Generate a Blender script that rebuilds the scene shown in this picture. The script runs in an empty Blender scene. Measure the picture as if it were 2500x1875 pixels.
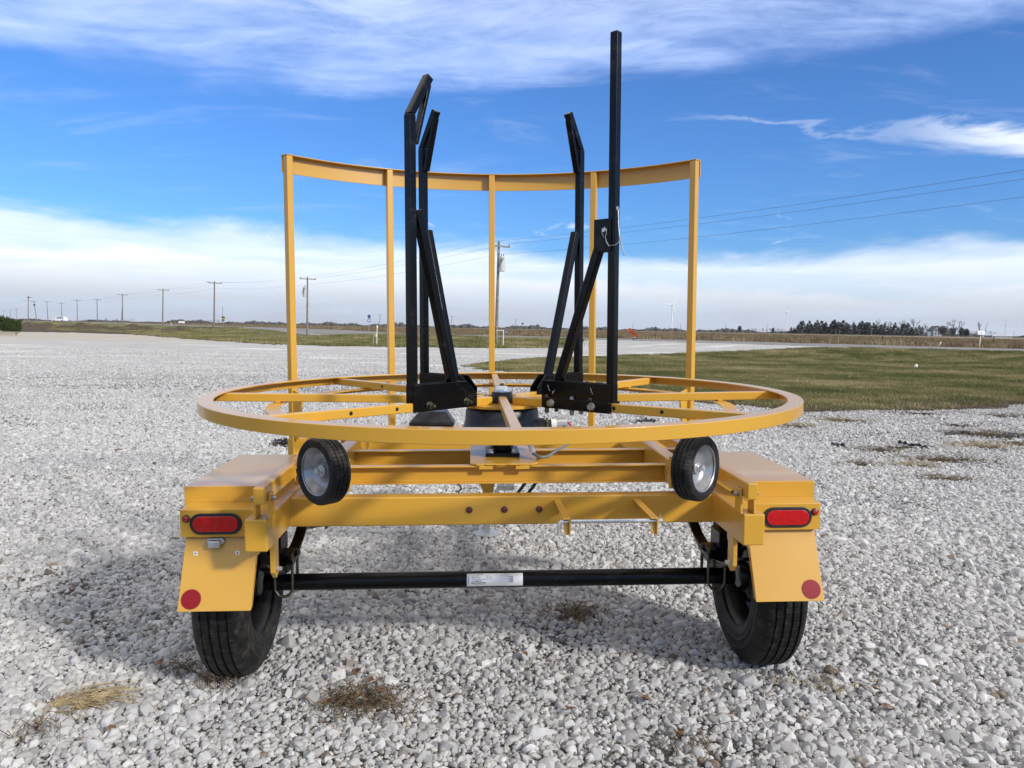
import bpy, bmesh, math, random
import numpy as np
from mathutils import Vector, Matrix
random.seed(7); rng = np.random.default_rng(11)
C = bpy.data.collections.new('place'); bpy.context.scene.collection.children.link(C)
rad, PI = math.radians, math.pi

# ------------------------------------------------------------------ camera
F_PX = 1874.68                                    # focal length measured on a 2500 px wide frame
def basis(yaw, pitch, roll):
    f = Vector((math.sin(yaw)*math.cos(pitch), math.cos(yaw)*math.cos(pitch), -math.sin(pitch)))
    r0 = Vector((math.cos(yaw), -math.sin(yaw), 0)); u0 = r0.cross(f)
    r = r0*math.cos(roll)+u0*math.sin(roll); u = u0*math.cos(roll)-r0*math.sin(roll)
    return Matrix((r, u, f)).transposed()         # columns right, up, forward
BW = basis(0, rad(4.134), rad(.968))              # against gravity
BT = basis(rad(2.91), rad(4.636), rad(.091))      # against the trailer, which sits on slightly sloping gravel
CT = Vector((-.1223, -3.1519, 1.0749))            # camera in the trailer's own frame (origin: middle of the axle)
R_W = .365                                        # road wheel radius
ROT = BW @ BT.transposed()
off0 = ROT @ (Vector((0, 0, -R_W))-CT)
CAM_H = -off0.z
CAM = Vector((0, 0, CAM_H))
ROOT = CAM+off0                                   # ground point under the axle
cam_d = bpy.data.cameras.new('camera'); cam = bpy.data.objects.new('camera', cam_d); C.objects.link(cam)
cam_d.sensor_width = 36; cam_d.lens = 36*F_PX/2500; cam_d.clip_start = .05; cam_d.clip_end = 30000
m = Matrix.Identity(4)
for i in range(3):
    m[i][0], m[i][1], m[i][2], m[i][3] = BW[i][0], BW[i][1], -BW[i][2], CAM[i]
cam.matrix_world = m
bpy.context.scene.camera = cam
def sight(px, py):
    a, b = px-1250, py-937.5
    return (BW @ Vector((a/F_PX, -b/F_PX, 1))).normalized()
def gp(px, py, z=0.):
    d = sight(px, py); t = (z-CAM.z)/d.z
    return CAM+d*t
def far(px, py, D):                               # the point D metres ahead on a line of sight
    d = sight(px, py); return CAM+d*(D/d.y)

# ------------------------------------------------------------------ sun, sky
SUN_EL = 27.
sun_dir = Vector((.735, -.60, 0)).normalized()*math.cos(rad(SUN_EL))+Vector((0, 0, math.sin(rad(SUN_EL))))
sd = bpy.data.lights.new('sun', 'SUN'); sun = bpy.data.objects.new('sun', sd); C.objects.link(sun)
sd.energy = 2.6; sd.angle = rad(5.); sd.color = (1, .94, .86)
sun.rotation_euler = sun_dir.to_track_quat('Z', 'Y').to_euler()
W = bpy.data.worlds.new('World'); bpy.context.scene.world = W; W.use_nodes = True

class NG:                                          # little node graph helper
    def __init__(s, tree): s.t = tree; s.n = tree.nodes; s.l = tree.links
    def node(s, typ, **kw):
        n = s.n.new(typ)
        for k, v in kw.items(): setattr(n, k, v)
        return n
    def put(s, sock, v):
        if hasattr(v, 'is_output'): s.l.new(v, sock)
        elif v is not None:
            if getattr(sock, 'type', '') == 'RGBA' and len(v) == 3: v = (*v, 1)
            sock.default_value = v
    def math(s, op, a, b=None, c=None, clamp=False):
        n = s.node('ShaderNodeMath', operation=op, use_clamp=clamp)
        for i, v in enumerate((a, b, c)): s.put(n.inputs[i], v)
        return n.outputs[0]
    def vmath(s, op, a, b=None):
        n = s.node('ShaderNodeVectorMath', operation=op); s.put(n.inputs[0], a); s.put(n.inputs[1], b)
        return n.outputs['Value'] if op in ('DOT_PRODUCT', 'LENGTH') else n.outputs[0]
    def ss(s, v, a, b, lo=0., hi=1.):
        n = s.node('ShaderNodeMapRange', interpolation_type='SMOOTHSTEP')
        for i, x in enumerate((v, a, b, lo, hi)): s.put(n.inputs[i], x)
        return n.outputs[0]
    def lin(s, v, a, b, lo=0., hi=1.):
        n = s.node('ShaderNodeMapRange')
        for i, x in enumerate((v, a, b, lo, hi)): s.put(n.inputs[i], x)
        return n.outputs[0]
    def mix(s, f, a, b, mode='MIX'):
        n = s.node('ShaderNodeMix', data_type='RGBA', blend_type=mode)
        s.put(n.inputs[0], f); s.put(n.inputs[6], a); s.put(n.inputs[7], b)
        return n.outputs[2]
    def noise(s, vec, scale, detail=4., rough=.55, dist=0., out='Fac'):
        n = s.node('ShaderNodeTexNoise'); s.put(n.inputs['Vector'], vec)
        n.inputs['Scale'].default_value = scale; n.inputs['Detail'].default_value = detail
        n.inputs['Roughness'].default_value = rough; n.inputs['Distortion'].default_value = dist
        return n.outputs[out]
    def voro(s, vec, scale, feature='F1', out='Distance', rnd=1.):
        n = s.node('ShaderNodeTexVoronoi', feature=feature); s.put(n.inputs['Vector'], vec)
        n.inputs['Scale'].default_value = scale; n.inputs['Randomness'].default_value = rnd
        return n.outputs[out]
    def xyz(s, x, y, z):
        n = s.node('ShaderNodeCombineXYZ')
        for i, v in enumerate((x, y, z)): s.put(n.inputs[i], v)
        return n.outputs[0]
    def sep(s, v):
        n = s.node('ShaderNodeSeparateXYZ'); s.put(n.inputs[0], v); return n.outputs
    def ramp(s, v, *stops):
        n = s.node('ShaderNodeValToRGB'); s.put(n.inputs[0], v); e = n.color_ramp.elements
        while len(e) < len(stops): e.new(.5)
        for el, (p, c) in zip(e, stops): el.position = p; el.color = (*c, 1)
        return n.outputs[0]

def build_world():
    g = NG(W.node_tree); g.n.clear()
    sky = g.node('ShaderNodeTexSky', sky_type='NISHITA', sun_disc=False)
    sky.sun_elevation = rad(SUN_EL); sky.sun_rotation = math.atan2(sun_dir.x, sun_dir.y)
    sky.air_density = 1.0; sky.dust_density = .6; sky.ozone_density = 2.0
    d = g.node('ShaderNodeTexCoord').outputs['Generated']
    x, y, z = g.sep(d)[:3]
    az = g.math('ARCTAN2', x, y); el = g.math('ARCSINE', z)
    blue = g.mix(1., sky.outputs[0], (.37, .73, 1.26), 'MULTIPLY')
    # cirrus on a plane far overhead: direction / (z + c), so that bands get finer towards the horizon
    q = g.math('ADD', g.math('MAXIMUM', z, 0.), .10)
    px, py = g.math('DIVIDE', x, q), g.math('DIVIDE', y, q)
    plane = g.xyz(g.math('MULTIPLY', px, .62), py, 0.)
    warp = g.noise(plane, 1.1, 3, .5, out='Color')
    pw = g.vmath('ADD', plane, g.vmath('MULTIPLY', warp, (.55, .55, 0)))
    big = g.noise(pw, 1.15, 6, .58)
    wisp = g.noise(g.vmath('MULTIPLY', pw, (.9, 1.7, 1)), 2.6, 9, .66, .5)
    fine = g.noise(g.vmath('MULTIPLY', pw, (1, 1.25, 1)), 6.5, 9, .68, .5)
    body = g.math('ADD', g.math('MULTIPLY', big, .44), g.math('ADD', g.math('MULTIPLY', wisp, .28), g.math('MULTIPLY', fine, .28)))
    # upper sheet: lower edge sags between left and right
    wob = g.math('MULTIPLY', g.math('SUBTRACT', g.noise(g.xyz(g.math('MULTIPLY', az, 1.), g.math('MULTIPLY', el, 3.), 3.), 3.2, 5, .6), .5), .09)
    edge = g.math('ADD', g.math('ADD', .290, g.math('MULTIPLY', az, .035)), wob)
    sheet = g.ss(g.math('SUBTRACT', el, edge), 0., .034)
    deep = g.ss(g.math('SUBTRACT', el, edge), .02, .20)
    up = g.math('MULTIPLY', sheet, g.math('ADD', g.math('MULTIPLY', g.ss(body, .37, .62), .56), g.math('ADD', .15, g.math('MULTIPLY', deep, .12))), clamp=True)
    # bank over the horizon
    n2 = g.noise(g.xyz(g.math('MULTIPLY', az, 1.), g.math('MULTIPLY', el, 4.5), 1.7), 3.4, 9, .6, .3)
    tops = g.math('ADD', g.lin(az, -.30, .12, .121, .098), g.math('MULTIPLY', g.math('SUBTRACT', n2, .5), .11))
    bank = g.ss(g.math('SUBTRACT', tops, el), -.012, .022)
    bank2 = g.ss(g.math('SUBTRACT', tops, el), .0, .06)
    # small torn cumulus shreds between, and the long wedge on the right
    n3 = g.noise(g.xyz(g.math('MULTIPLY', az, 1.3), g.math('MULTIPLY', el, 5.), 7.3), 5.2, 8, .62, .5)
    we = g.math('SUBTRACT', .300, g.math('MULTIPLY', az, .165))
    hw = g.lin(az, .30, .66, .003, .018)
    core = g.math('SUBTRACT', 1., g.math('DIVIDE', g.math('ABSOLUTE', g.math('SUBTRACT', el, g.math('ADD', we, g.math('MULTIPLY', g.math('SUBTRACT', n3, .5), .06)))), hw))
    wedge = g.math('MULTIPLY', g.ss(g.math('ADD', core, g.math('MULTIPLY', g.math('SUBTRACT', n3, .5), 2.2)), -.1, 1.0), g.math('ADD', .20, g.math('MULTIPLY', g.ss(az, .44, .58), .66)))
    wedge = g.math('MULTIPLY', wedge, g.math('MULTIPLY', g.ss(az, 1.6, .9), g.ss(az, .20, .30)))
    shred = g.math('MULTIPLY', g.ss(n3, .63, .76), g.math('MULTIPLY', g.ss(el, .085, .11), g.ss(el, .20, .14)))
    thin = g.math('MULTIPLY', g.ss(wisp, .52, .74), .10)
    white = (9.6, 9.9, 10.4)
    col = g.mix(thin, blue, white)
    lav = g.mix(deep, (5.6, 7.0, 10.8), (7.8, 8.8, 10.9))
    col = g.mix(up, col, lav)
    col = g.mix(g.math('MULTIPLY', wedge, .85), col, white)
    col = g.mix(g.math('MULTIPLY', shred, .8), col, white)
    bcol = g.mix(g.ss(el, .085, .015), (9.2, 9.5, 9.9), (4.8, 5.2, 6.0))
    bcol = g.mix(g.math('MULTIPLY', g.ss(g.noise(g.xyz(az, g.math('MULTIPLY', el, 9.), 5.), 4., 6, .6), .42, .62), .45), bcol, (5.6, 6.9, 8.6))
    col = g.mix(g.math('MULTIPLY', g.math('MAXIMUM', bank2, g.math('MULTIPLY', bank, .75)), .96), col, bcol)
    fill_veil = g.math('MULTIPLY', g.ss(el, .42, .72), .90)          # unseen whitish cloud overhead, added to make the sky light less blue
    col = g.mix(fill_veil, col, (8.9, 8.45, 8.0))
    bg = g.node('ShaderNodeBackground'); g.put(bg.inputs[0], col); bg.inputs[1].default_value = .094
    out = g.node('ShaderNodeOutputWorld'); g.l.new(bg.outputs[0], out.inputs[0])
build_world()
sc = bpy.context.scene
sc.view_settings.view_transform = 'Standard'; sc.view_settings.look = 'None'
sc.view_settings.exposure = .48; sc.view_settings.gamma = 1.
sc.render.engine = 'CYCLES'; sc.cycles.use_denoising = True
sc.cycles.max_bounces = 6; sc.cycles.diffuse_bounces = 3; sc.cycles.glossy_bounces = 3; sc.cycles.transmission_bounces = 2
sc.cycles.volume_bounces = 0; sc.cycles.caustics_reflective = False; sc.cycles.caustics_refractive = False

# ------------------------------------------------------------------ materials
MATS = {}
def mat(name, col, rough=.5, metal=0., spec=.5, coat=0., coat_r=.05, fn=None):
    if name in MATS: return MATS[name]
    mt = bpy.data.materials.new(name); mt.use_nodes = True
    g = NG(mt.node_tree); b = g.n['Principled BSDF']
    b.inputs['Base Color'].default_value = (*col, 1); b.inputs['Roughness'].default_value = rough
    b.inputs['Metallic'].default_value = metal; b.inputs['Specular IOR Level'].default_value = spec
    b.inputs['Coat Weight'].default_value = coat; b.inputs['Coat Roughness'].default_value = coat_r
    if fn: fn(g, b)
    MATS[name] = mt; return mt
def bump(g, b, h, strength, dist):
    n = g.node('ShaderNodeBump'); n.inputs['Strength'].default_value = strength; n.inputs['Distance'].default_value = dist
    g.put(n.inputs['Height'], h); g.l.new(n.outputs[0], b.inputs['Normal'])
def obj_co(g): return g.node('ShaderNodeTexCoord').outputs['Object']
def world_co(g): return g.node('ShaderNodeNewGeometry').outputs['Position']
def speck(c0, c1, scale, rlo=None, rhi=None, bs=0., bd=.001, detail=6.):
    def fn(g, b):
        n = g.noise(obj_co(g), scale, detail, .6)
        g.put(b.inputs['Base Color'], g.mix(g.ss(n, .35, .68), c0, c1))
        if rlo is not None: g.put(b.inputs['Roughness'], g.lin(n, .3, .7, rlo, rhi))
        if bs: bump(g, b, n, bs, bd)
    return fn
def paint_fn(c0, c1, r0, r1):
    def fn(g, b):
        co = world_co(g)
        n = g.noise(co, 2.6, 4, .5)
        c_ = g.mix(g.ss(n, .3, .7), c0, c1); d_ = g.noise(co, 11., 8, .72)
        g.put(b.inputs['Base Color'], g.mix(g.math('MULTIPLY', g.ss(d_, .56, .78), .10), c_, (.33, .30, .26)))
        g.put(b.inputs['Roughness'], g.lin(d_, .3, .75, r0, r1+.05))
    return fn
YEL = mat('yellow_paint', (.6, .3, .05), .3, spec=.5, coat=.35, coat_r=.12, fn=paint_fn((.56, .302, .032), (.575, .312, .036), .27, .30))
BLK = mat('black_gloss_paint', (.0025, .0026, .003), .22, spec=.24, fn=paint_fn((.0022, .0023, .0027), (.003, .0031, .0036), .20, .25))
BLKM = mat('black_plastic', (.012, .013, .015), .42, fn=speck((.010, .011, .013), (.018, .019, .021), 30., .34, .5))
RIMB = mat('black_rim_paint', (.008, .008, .009), .35)
ZINC = mat('zinc_plate', (.7, .7, .68), .28, .7, fn=speck((.66, .66, .64), (.80, .79, .76), 60., .2, .38))
GOLDZ = mat('yellow_zinc_plate', (.22, .21, .13), .4, .75, fn=speck((.09, .09, .055), (.17, .16, .10), 60., .3, .45))
STEEL = mat('dull_zinc_steel', (.34, .34, .33), .34, .75, fn=speck((.26, .26, .255), (.42, .42, .41), 60., .28, .42))
GALV = mat('galvanised_steel', (.45, .47, .47), .5, .55, fn=speck((.38, .41, .41), (.52, .54, .53), 45., .4, .6))
SILV = mat('silver_rim_paint', (.40, .41, .42), .36, .5, fn=speck((.33, .335, .34), (.42, .425, .43), 25., .26, .4))
ALU = mat('cast_aluminium', (.62, .63, .64), .3, .7)
WHITE = mat('white_paint', (.78, .78, .76), .45)
WPLAST = mat('white_plastic', (.75, .75, .72), .4)
REDDOT = mat('red_reflector_tape', (.23, .006, .010), .4, spec=.3)
REDW = mat('red_wire', (.45, .03, .03), .4)
GREYC = mat('grey_cable', (.16, .16, .155), .45)
DARK = mat('dark_hole', (.006, .005, .004), .8)
INK = mat('black_ink', (.02, .02, .022), .6)
LABEL = mat('silver_label', (.72, .73, .72), .38, .15)
def lens_fn(g, b):
    v = g.voro(obj_co(g), 62.)
    g.put(b.inputs['Base Color'], g.mix(g.ss(v, .2, .75), (.48, .007, .009), (.42, .006, .008)))
    bump(g, b, v, .35, .003)
REDL = mat('red_lens', (.4, .01, .01), .16, coat=.7, fn=lens_fn)
REDD = mat('dark_red_lens', (.12, .004, .006), .15, coat=.7)
def tyre_fn(sipes, blocks):
    def fn(g, b):
        co = obj_co(g); x, y, z = g.sep(co)[:3]
        ang = g.math('ARCTAN2', z, y)
        zig = g.math('MULTIPLY', g.math('PINGPONG', g.math('MULTIPLY', x, blocks), 1.), .16)
        t = g.math('FRACT', g.math('ADD', g.math('MULTIPLY', ang, sipes/(2*PI)), zig))
        sip = g.ss(g.math('ABSOLUTE', g.math('SUBTRACT', t, .5)), .06, .14)
        r = g.vmath('LENGTH', g.xyz(0., y, z)); dust = g.noise(co, 26., 6, .65)
        n = g.noise(co, 9., 4, .6)
        g.put(b.inputs['Base Color'], g.mix(g.math('MULTIPLY', g.ss(dust, .40, .72), g.ss(n, .30, .60)), (.0075, .0074, .0072), (.055, .048, .040)))
        g.put(b.inputs['Roughness'], g.lin(dust, .3, .7, .42, .68))
        tread = g.node('ShaderNodeAttribute', attribute_name='tread').outputs['Fac']
        bump(g, b, g.math('ADD', g.math('MULTIPLY', g.math('SUBTRACT', sip, 1.), tread), g.math('MULTIPLY', dust, .1)), .9, .006)
    return fn
RUB = mat('tyre_rubber', (.01, .01, .01), .55, spec=.22, fn=tyre_fn(84, 55.))
RUBC = mat('caster_tyre_rubber', (.01, .01, .01), .55, spec=.22, fn=tyre_fn(52, 75.))
# ------------------------------------------------------------------ mesh tools
class MB:
    def __init__(s): s.v, s.f, s.attr = [], [], []
    def add(s, vs, fs):
        o = len(s.v); s.v += [tuple(v) for v in vs]; s.f += [tuple(i+o for i in f) for f in fs]
        return s
    def prism(s, poly, off):                                  # polygon (3-d points, in order) pushed by a vector
        n = len(poly); off = Vector(off); a = [Vector(p) for p in poly]
        nrm = sum(((a[i]-a[0]).cross(a[(i+1) % n]-a[0]) for i in range(n)), Vector())
        if nrm.dot(off) > 0: a = a[::-1]
        b = [p+off for p in a]
        s.add(a+b, [tuple(range(n)), tuple(range(2*n-1, n-1, -1))]+[((i+1) % n, i, n+i, n+(i+1) % n) for i in range(n)])
        return s
    def bar(s, p0, p1, w, h, up=(0, 0, 1)):                    # w sideways, h along up
        p0, p1, up = Vector(p0), Vector(p1), Vector(up); d = (p1-p0)
        sd_ = d.cross(up).normalized(); u = sd_.cross(d).normalized()
        q = [p0+sd_*a*w/2+u*b*h/2 for a, b in ((-1, -1), (1, -1), (1, 1), (-1, 1))]
        return s.prism(q, d)
    def box(s, c, size): 
        c = Vector(c); return s.bar(c-Vector((size[0]/2, 0, 0)), c+Vector((size[0]/2, 0, 0)), size[1], size[2])
    def span(s, lo, hi):
        lo, hi = Vector(lo), Vector(hi); return s.box((lo+hi)/2, hi-lo)
    def lathe(s, prof, o=(0, 0, 0), ax=(0, 0, 1), n=32, a0=0., a1=2*PI):
        ax = Vector(ax).normalized(); o = Vector(o)
        e = ax.orthogonal().normalized(); f = ax.cross(e); full = abs(a1-a0-2*PI) < 1e-6
        k = n if full else n+1; vs = []; fs = []; L = len(prof)
        for i in range(k):
            a = a0+(a1-a0)*i/n; r_ = e*math.cos(a)+f*math.sin(a)
            vs += [o+r_*r+ax*t for r, t in prof]
        for i in range(n):
            j = (i+1) % k
            for p in range(L-1): fs.append((i*L+p, j*L+p, j*L+p+1, i*L+p+1))
        return s.add(vs, fs)
    def cyl(s, p0, p1, r, n=20, r1=None):
        p0, p1 = Vector(p0), Vector(p1); d = p1-p0; r1 = r if r1 is None else r1
        return s.lathe([(0, 0), (r, 0), (r1, d.length), (0, d.length)], p0, d, n)
    def sweep(s, prof, cx, cy, a0, a1, n):                     # closed (r, z) profile about a vertical axis
        full = abs(a1-a0-2*PI) < 1e-6; k = n if full else n+1; L = len(prof); vs = []; fs = []
        for i in range(k):
            a = a0+(a1-a0)*i/n
            vs += [(cx+r*math.cos(a), cy+r*math.sin(a), z) for r, z in prof]
        for i in range(n):
            j = (i+1) % k
            for p in range(L): fs.append((i*L+p, j*L+p, j*L+(p+1) % L, i*L+(p+1) % L))
        if not full: fs += [tuple(range(L)), tuple(range(n*L+L-1, n*L-1, -1))]
        return s.add(vs, fs)
    def tube(s, pts, r, n=8, r1=None, caps=True):
        pts = [Vector(p) for p in pts]; N = len(pts); vs = []; fs = []; e = None
        for i, p in enumerate(pts):
            t = (pts[min(i+1, N-1)]-pts[max(i-1, 0)]).normalized()
            e = t.orthogonal().normalized() if e is None else (e-t*e.dot(t)).normalized()
            f = t.cross(e); rr = r if r1 is None else r+(r1-r)*i/(N-1)
            vs += [p+(e*math.cos(2*PI*k/n)+f*math.sin(2*PI*k/n))*rr for k in range(n)]
        for i in range(N-1):
            for k in range(n): fs.append((i*n+k, i*n+(k+1) % n, (i+1)*n+(k+1) % n, (i+1)*n+k))
        if caps: fs += [tuple(range(n-1, -1, -1)), tuple(range((N-1)*n, N*n))]
        return s.add(vs, fs)
    def hexbolt(s, p, d, r, h):
        p, d = Vector(p), Vector(d).normalized()
        s.cyl(p, p+d*h*.18, r*1.25, 18); return s.cyl(p+d*h*.18, p+d*h, r, 6)
    def build(s, name, m_, parent=None, bevel=0., seg=2, smooth=True, fix=True, origin=None, link=True):
        me = bpy.data.meshes.new(name)
        vs = s.v if origin is None else [tuple(Vector(v)-Vector(origin)) for v in s.v]
        me.from_pydata(vs, [], s.f)
        if fix:
            bm = bmesh.new(); bm.from_mesh(me); bmesh.ops.remove_doubles(bm, verts=bm.verts, dist=1e-5)
            bmesh.ops.recalc_face_normals(bm, faces=bm.faces); bm.to_mesh(me); bm.free()
        me.materials.append(m_)
        if smooth:
            me.shade_smooth()
            if not bevel: me.set_sharp_from_angle(angle=rad(38))
        o = bpy.data.objects.new(name, me)
        if link: C.objects.link(o)
        if origin is not None: o.location = origin
        if parent is not None: o.parent = parent
        if bevel:
            b = o.modifiers.new('edges', 'BEVEL'); b.width = bevel; b.segments = seg; b.limit_method = 'ANGLE'
            b.angle_limit = rad(38); b.harden_normals = True; b.use_clamp_overlap = True
        return o
def tag(o, label=None, cat=None, group=None, kind=None):
    for k, v in (('label', label), ('category', cat), ('group', group), ('kind', kind)):
        if v: o[k] = v
    return o
def thing(name, label, cat, loc=(0, 0, 0), group=None, rot=None):
    o = bpy.data.objects.new(name, None); C.objects.link(o); o.location = loc; o.empty_display_size = .2
    if rot is not None: o.rotation_euler = rot
    return tag(o, label, cat, group)
# ------------------------------------------------------------------ the trailer (its own frame: x right, y towards the hitch, z up from the ground)
T = thing('reel_trailer', 'yellow pipe coil trailer with a round turntable, black uprights and curved guard rail', 'trailer')
T.matrix_world = Matrix.Translation(ROOT) @ ROT.to_4x4()
def V(x, y, z): return Vector((x, y, z+R_W))
def zz(prof): return [(r, z+R_W) for r, z in prof]
RY, RZ = .097, .784                                # turntable centre and top
def U(ang, r, z, s=0.):                            # polar point on the turntable; s = sideways
    a = rad(ang); return V(r*math.cos(a)-s*math.sin(a), RY+r*math.sin(a)+s*math.cos(a), z)
for s in (-1, 1):
    MB().bar(V(s*.8595, -.559, .349), V(s*.8595, 1.37, .349), .077, .112).build('chassis_rail', YEL, T, .006, 3)
MB().bar(V(-.822, -.187, .344), V(.822, -.187, .344), .068, .113).build('rear_crossbeam', YEL, T, .007, 3)
MB().bar(V(-1.17, 1.40, .345), V(1.17, 1.40, .345), .06, .10).build('front_crossbeam', YEL, T, .005)
for s in (-1, 1):                                  # A-frame tongue
    MB().bar(V(s*.62, 1.43, .24), V(s*.06, 2.62, .16), .06, .09).build('tongue_beam', YEL, T, .005)
    MB().prism([V(s*.62, 1.385, .20), V(s*.62, 1.385, .30), V(s*.62, 1.46, .30), V(s*.62, 1.46, .20)], (s*.01, 0, 0)).build('tongue_gusset', YEL, T, .002)
# tilting frame that carries the turntable
for s in (-1, 1):
    MB().bar(V(s*.8385, -.592, .4925), V(s*.8385, .95, .4925), .036, .058).build('tilt_arm', YEL, T, .005, 3)
    MB().bar(V(s*.678, -.40, .483), V(s*.678, .95, .483), .055, .10).build('caster_rail', YEL, T, .006, 3)
    for q in (-1, 1):                              # clevis plates on the chassis rail end
        x = s*.8385+q*.0235
        MB().prism([V(x-.004, -.555, .405), V(x-.004, -.49, .405), V(x-.004, -.50, .492), V(x-.004, -.545, .492)], (.008, 0, 0)).build('clevis_plate', YEL, T, .002)
        MB().hexbolt(V(s*.8385+q*.0275, -.525, .472), (q, 0, 0), .0085, .016).build('pivot_bolt', STEEL, T, .001)
def channel(y, x0, x1, zl, zh, dep):               # C section, open to the rear
    t = .006
    p = [(y, zl), (y+dep, zl), (y+dep, zh), (y, zh), (y, zh-t), (y+dep-t, zh-t), (y+dep-t, zl+t), (y, zl+t)]
    return MB().prism([V(x0, a, b) for a, b in p], (x1-x0, 0, 0))
channel(-.143, -.82, .82, .433, .505, .04).build('cross_channel', YEL, T, .002)
channel(.23, -.82, .82, .433, .505, .04).build('cross_channel', YEL, T, .002)
MB().bar(V(-.82, .92, .47), V(.82, .92, .47), .05, .07).build('cross_channel', YEL, T, .004)
c_ = .025
pl = MB().prism([V(x, y, .5065) for x, y in ((-.135+c_, -.15), (.135-c_, -.15), (.135, -.15+c_), (.135, .345-c_), (.135-c_, .345), (-.135+c_, .345), (-.135, .345-c_), (-.135, -.15+c_))], (0, 0, .008))
pl.span(V(-.10, -.152, .492), V(-.045, -.144, .5065)).span(V(.045, -.152, .492), V(.10, -.144, .5065))
base_pl = pl.build('pedestal_plate', YEL, T, .002)
# pedestal, slew drum and hub
ped = MB(); ped.span(V(-.071, RY-.095, .515), V(.071, RY+.095, .530)); ped.cyl(V(0, RY, .53), V(0, RY, .66), .045, 32)
ped = ped.build('pedestal', BLK, T, .002)
for x in (-.048, .048):
    for y in (-.068, .068): MB().hexbolt(V(x, RY+y, .530), (0, 0, 1), .010, .014).build('flange_bolt', ZINC, ped)
MB().lathe(zz([(0, .600), (.175, .600), (.172, .620), (.160, .645), (.156, .665), (.154, .700), (.147, .712), (0, .716)]), (0, RY, 0), (0, 0, 1), 64).build('slew_drum', BLKM, T)
hubp = MB().lathe(zz([(0, .720), (.172, .720), (.172, .731), (0, .731)]), (0, RY, 0), (0, 0, 1), 64).build('hub_disc', YEL, T, .001)
hub = MB().lathe(zz([(0, .731), (.0475, .731), (.046, .742), (.0435, .778), (0, .780)]), (0, RY, 0), (0, 0, 1), 36).build('hub_cap', BLKM, T)
MB().lathe(zz([(0, .779), (.0345, .779), (.0345, .784), (.032, .793), (.025, .801), (.012, .805), (0, .806)]), (0, RY, 0), (0, 0, 1), 36).build('dome_nut', ALU, hub)
MB().lathe(zz([(0, .805), (.013, .805), (.006, .814), (0, .815)]), (0, RY, 0), (0, 0, 1), 16).build('rubber_plug', BLKM, hub)
for x, y in ((-.058, -.035), (.058, -.035), (-.058, .035), (.058, .035)):
    MB().hexbolt(V(x, RY+y, .731), (0, 0, 1), .0105, .028).build('hub_bolt', ZINC, hub)
# drive motor beside the drum
mo = MB().cyl(V(.150, RY-.05, .640), V(.205, RY-.05, .643), .022, 20); mo.span(V(.14, RY-.075, .612), V(.178, RY-.02, .668))
mo = mo.build('drive_motor', BLKM, T, .002)
MB().cyl(V(.2055, RY-.05, .643), V(.228, RY-.05, .644), .0245, 24).build('motor_ring', WPLAST, mo)
MB().cyl(V(.2285, RY-.05, .644), V(.272, RY-.05, .646), .0235, 24).build('motor_can', ALU, mo)
MB().cyl(V(.184, RY-.05, .6405), V(.192, RY-.05, .6405), .031, 20).build('motor_flange', GOLDZ, mo)
MB().tube([V(.270, RY-.055, .655), V(.284, RY-.06, .646), V(.296, RY-.06, .628), V(.300, RY-.05, .60)], .0045).build('motor_wire', REDW, mo)
MB().tube([V(.255, RY-.06, .648), V(.262, RY-.08, .635), V(.262, RY-.08, .60)], .004).build('motor_wire', BLKM, mo)
MB().tube([V(.150, RY, .715), V(.150, RY-.01, .66)], .002).build('drive_rod', BLKM, mo)
# outer ring: angle iron, flange on top, web outside
RR_ = 1.20
MB().sweep(zz([(RR_, RZ-.042), (RR_, RZ), (RR_-.056, RZ), (RR_-.056, RZ-.006), (RR_-.007, RZ-.006), (RR_-.007, RZ-.042)]), 0, RY, 0, 2*PI, 192).build('turntable_ring', YEL, T, .0022)
MB().sweep(zz([(.96, .718), (.96, .737), (.905, .737), (.905, .732), (.954, .732), (.954, .718)]), 0, RY, 0, 2*PI, 160).build('inner_ring', YEL, T, .0015)
for k in range(8):
    a = 45*k; dg = k % 2
    sp = MB().bar(U(a, .075 if dg or k in (0, 4) else .052, RZ-.0375), U(a, RR_-.0075, RZ-.0235), .034, .034).build('spoke', YEL, T, .004, 3)
    if dg:
        for r in (.585, .79):
            for s in (-1, 1): MB().cyl(U(a, r, RZ-.038+.0127*r, s*.0165), U(a, r, RZ-.038+.0127*r, s*.0174), .0075, 16).build('bolt_hole', DARK, sp)
    MB().prism([U(a, .925, .7375, -.03), U(a, .925, .7375, .03), U(a, .945, .7375, .03), U(a, .945, .7375, -.03)], (0, 0, .006)).build('weld_tab', YEL, sp, .0015)
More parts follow.
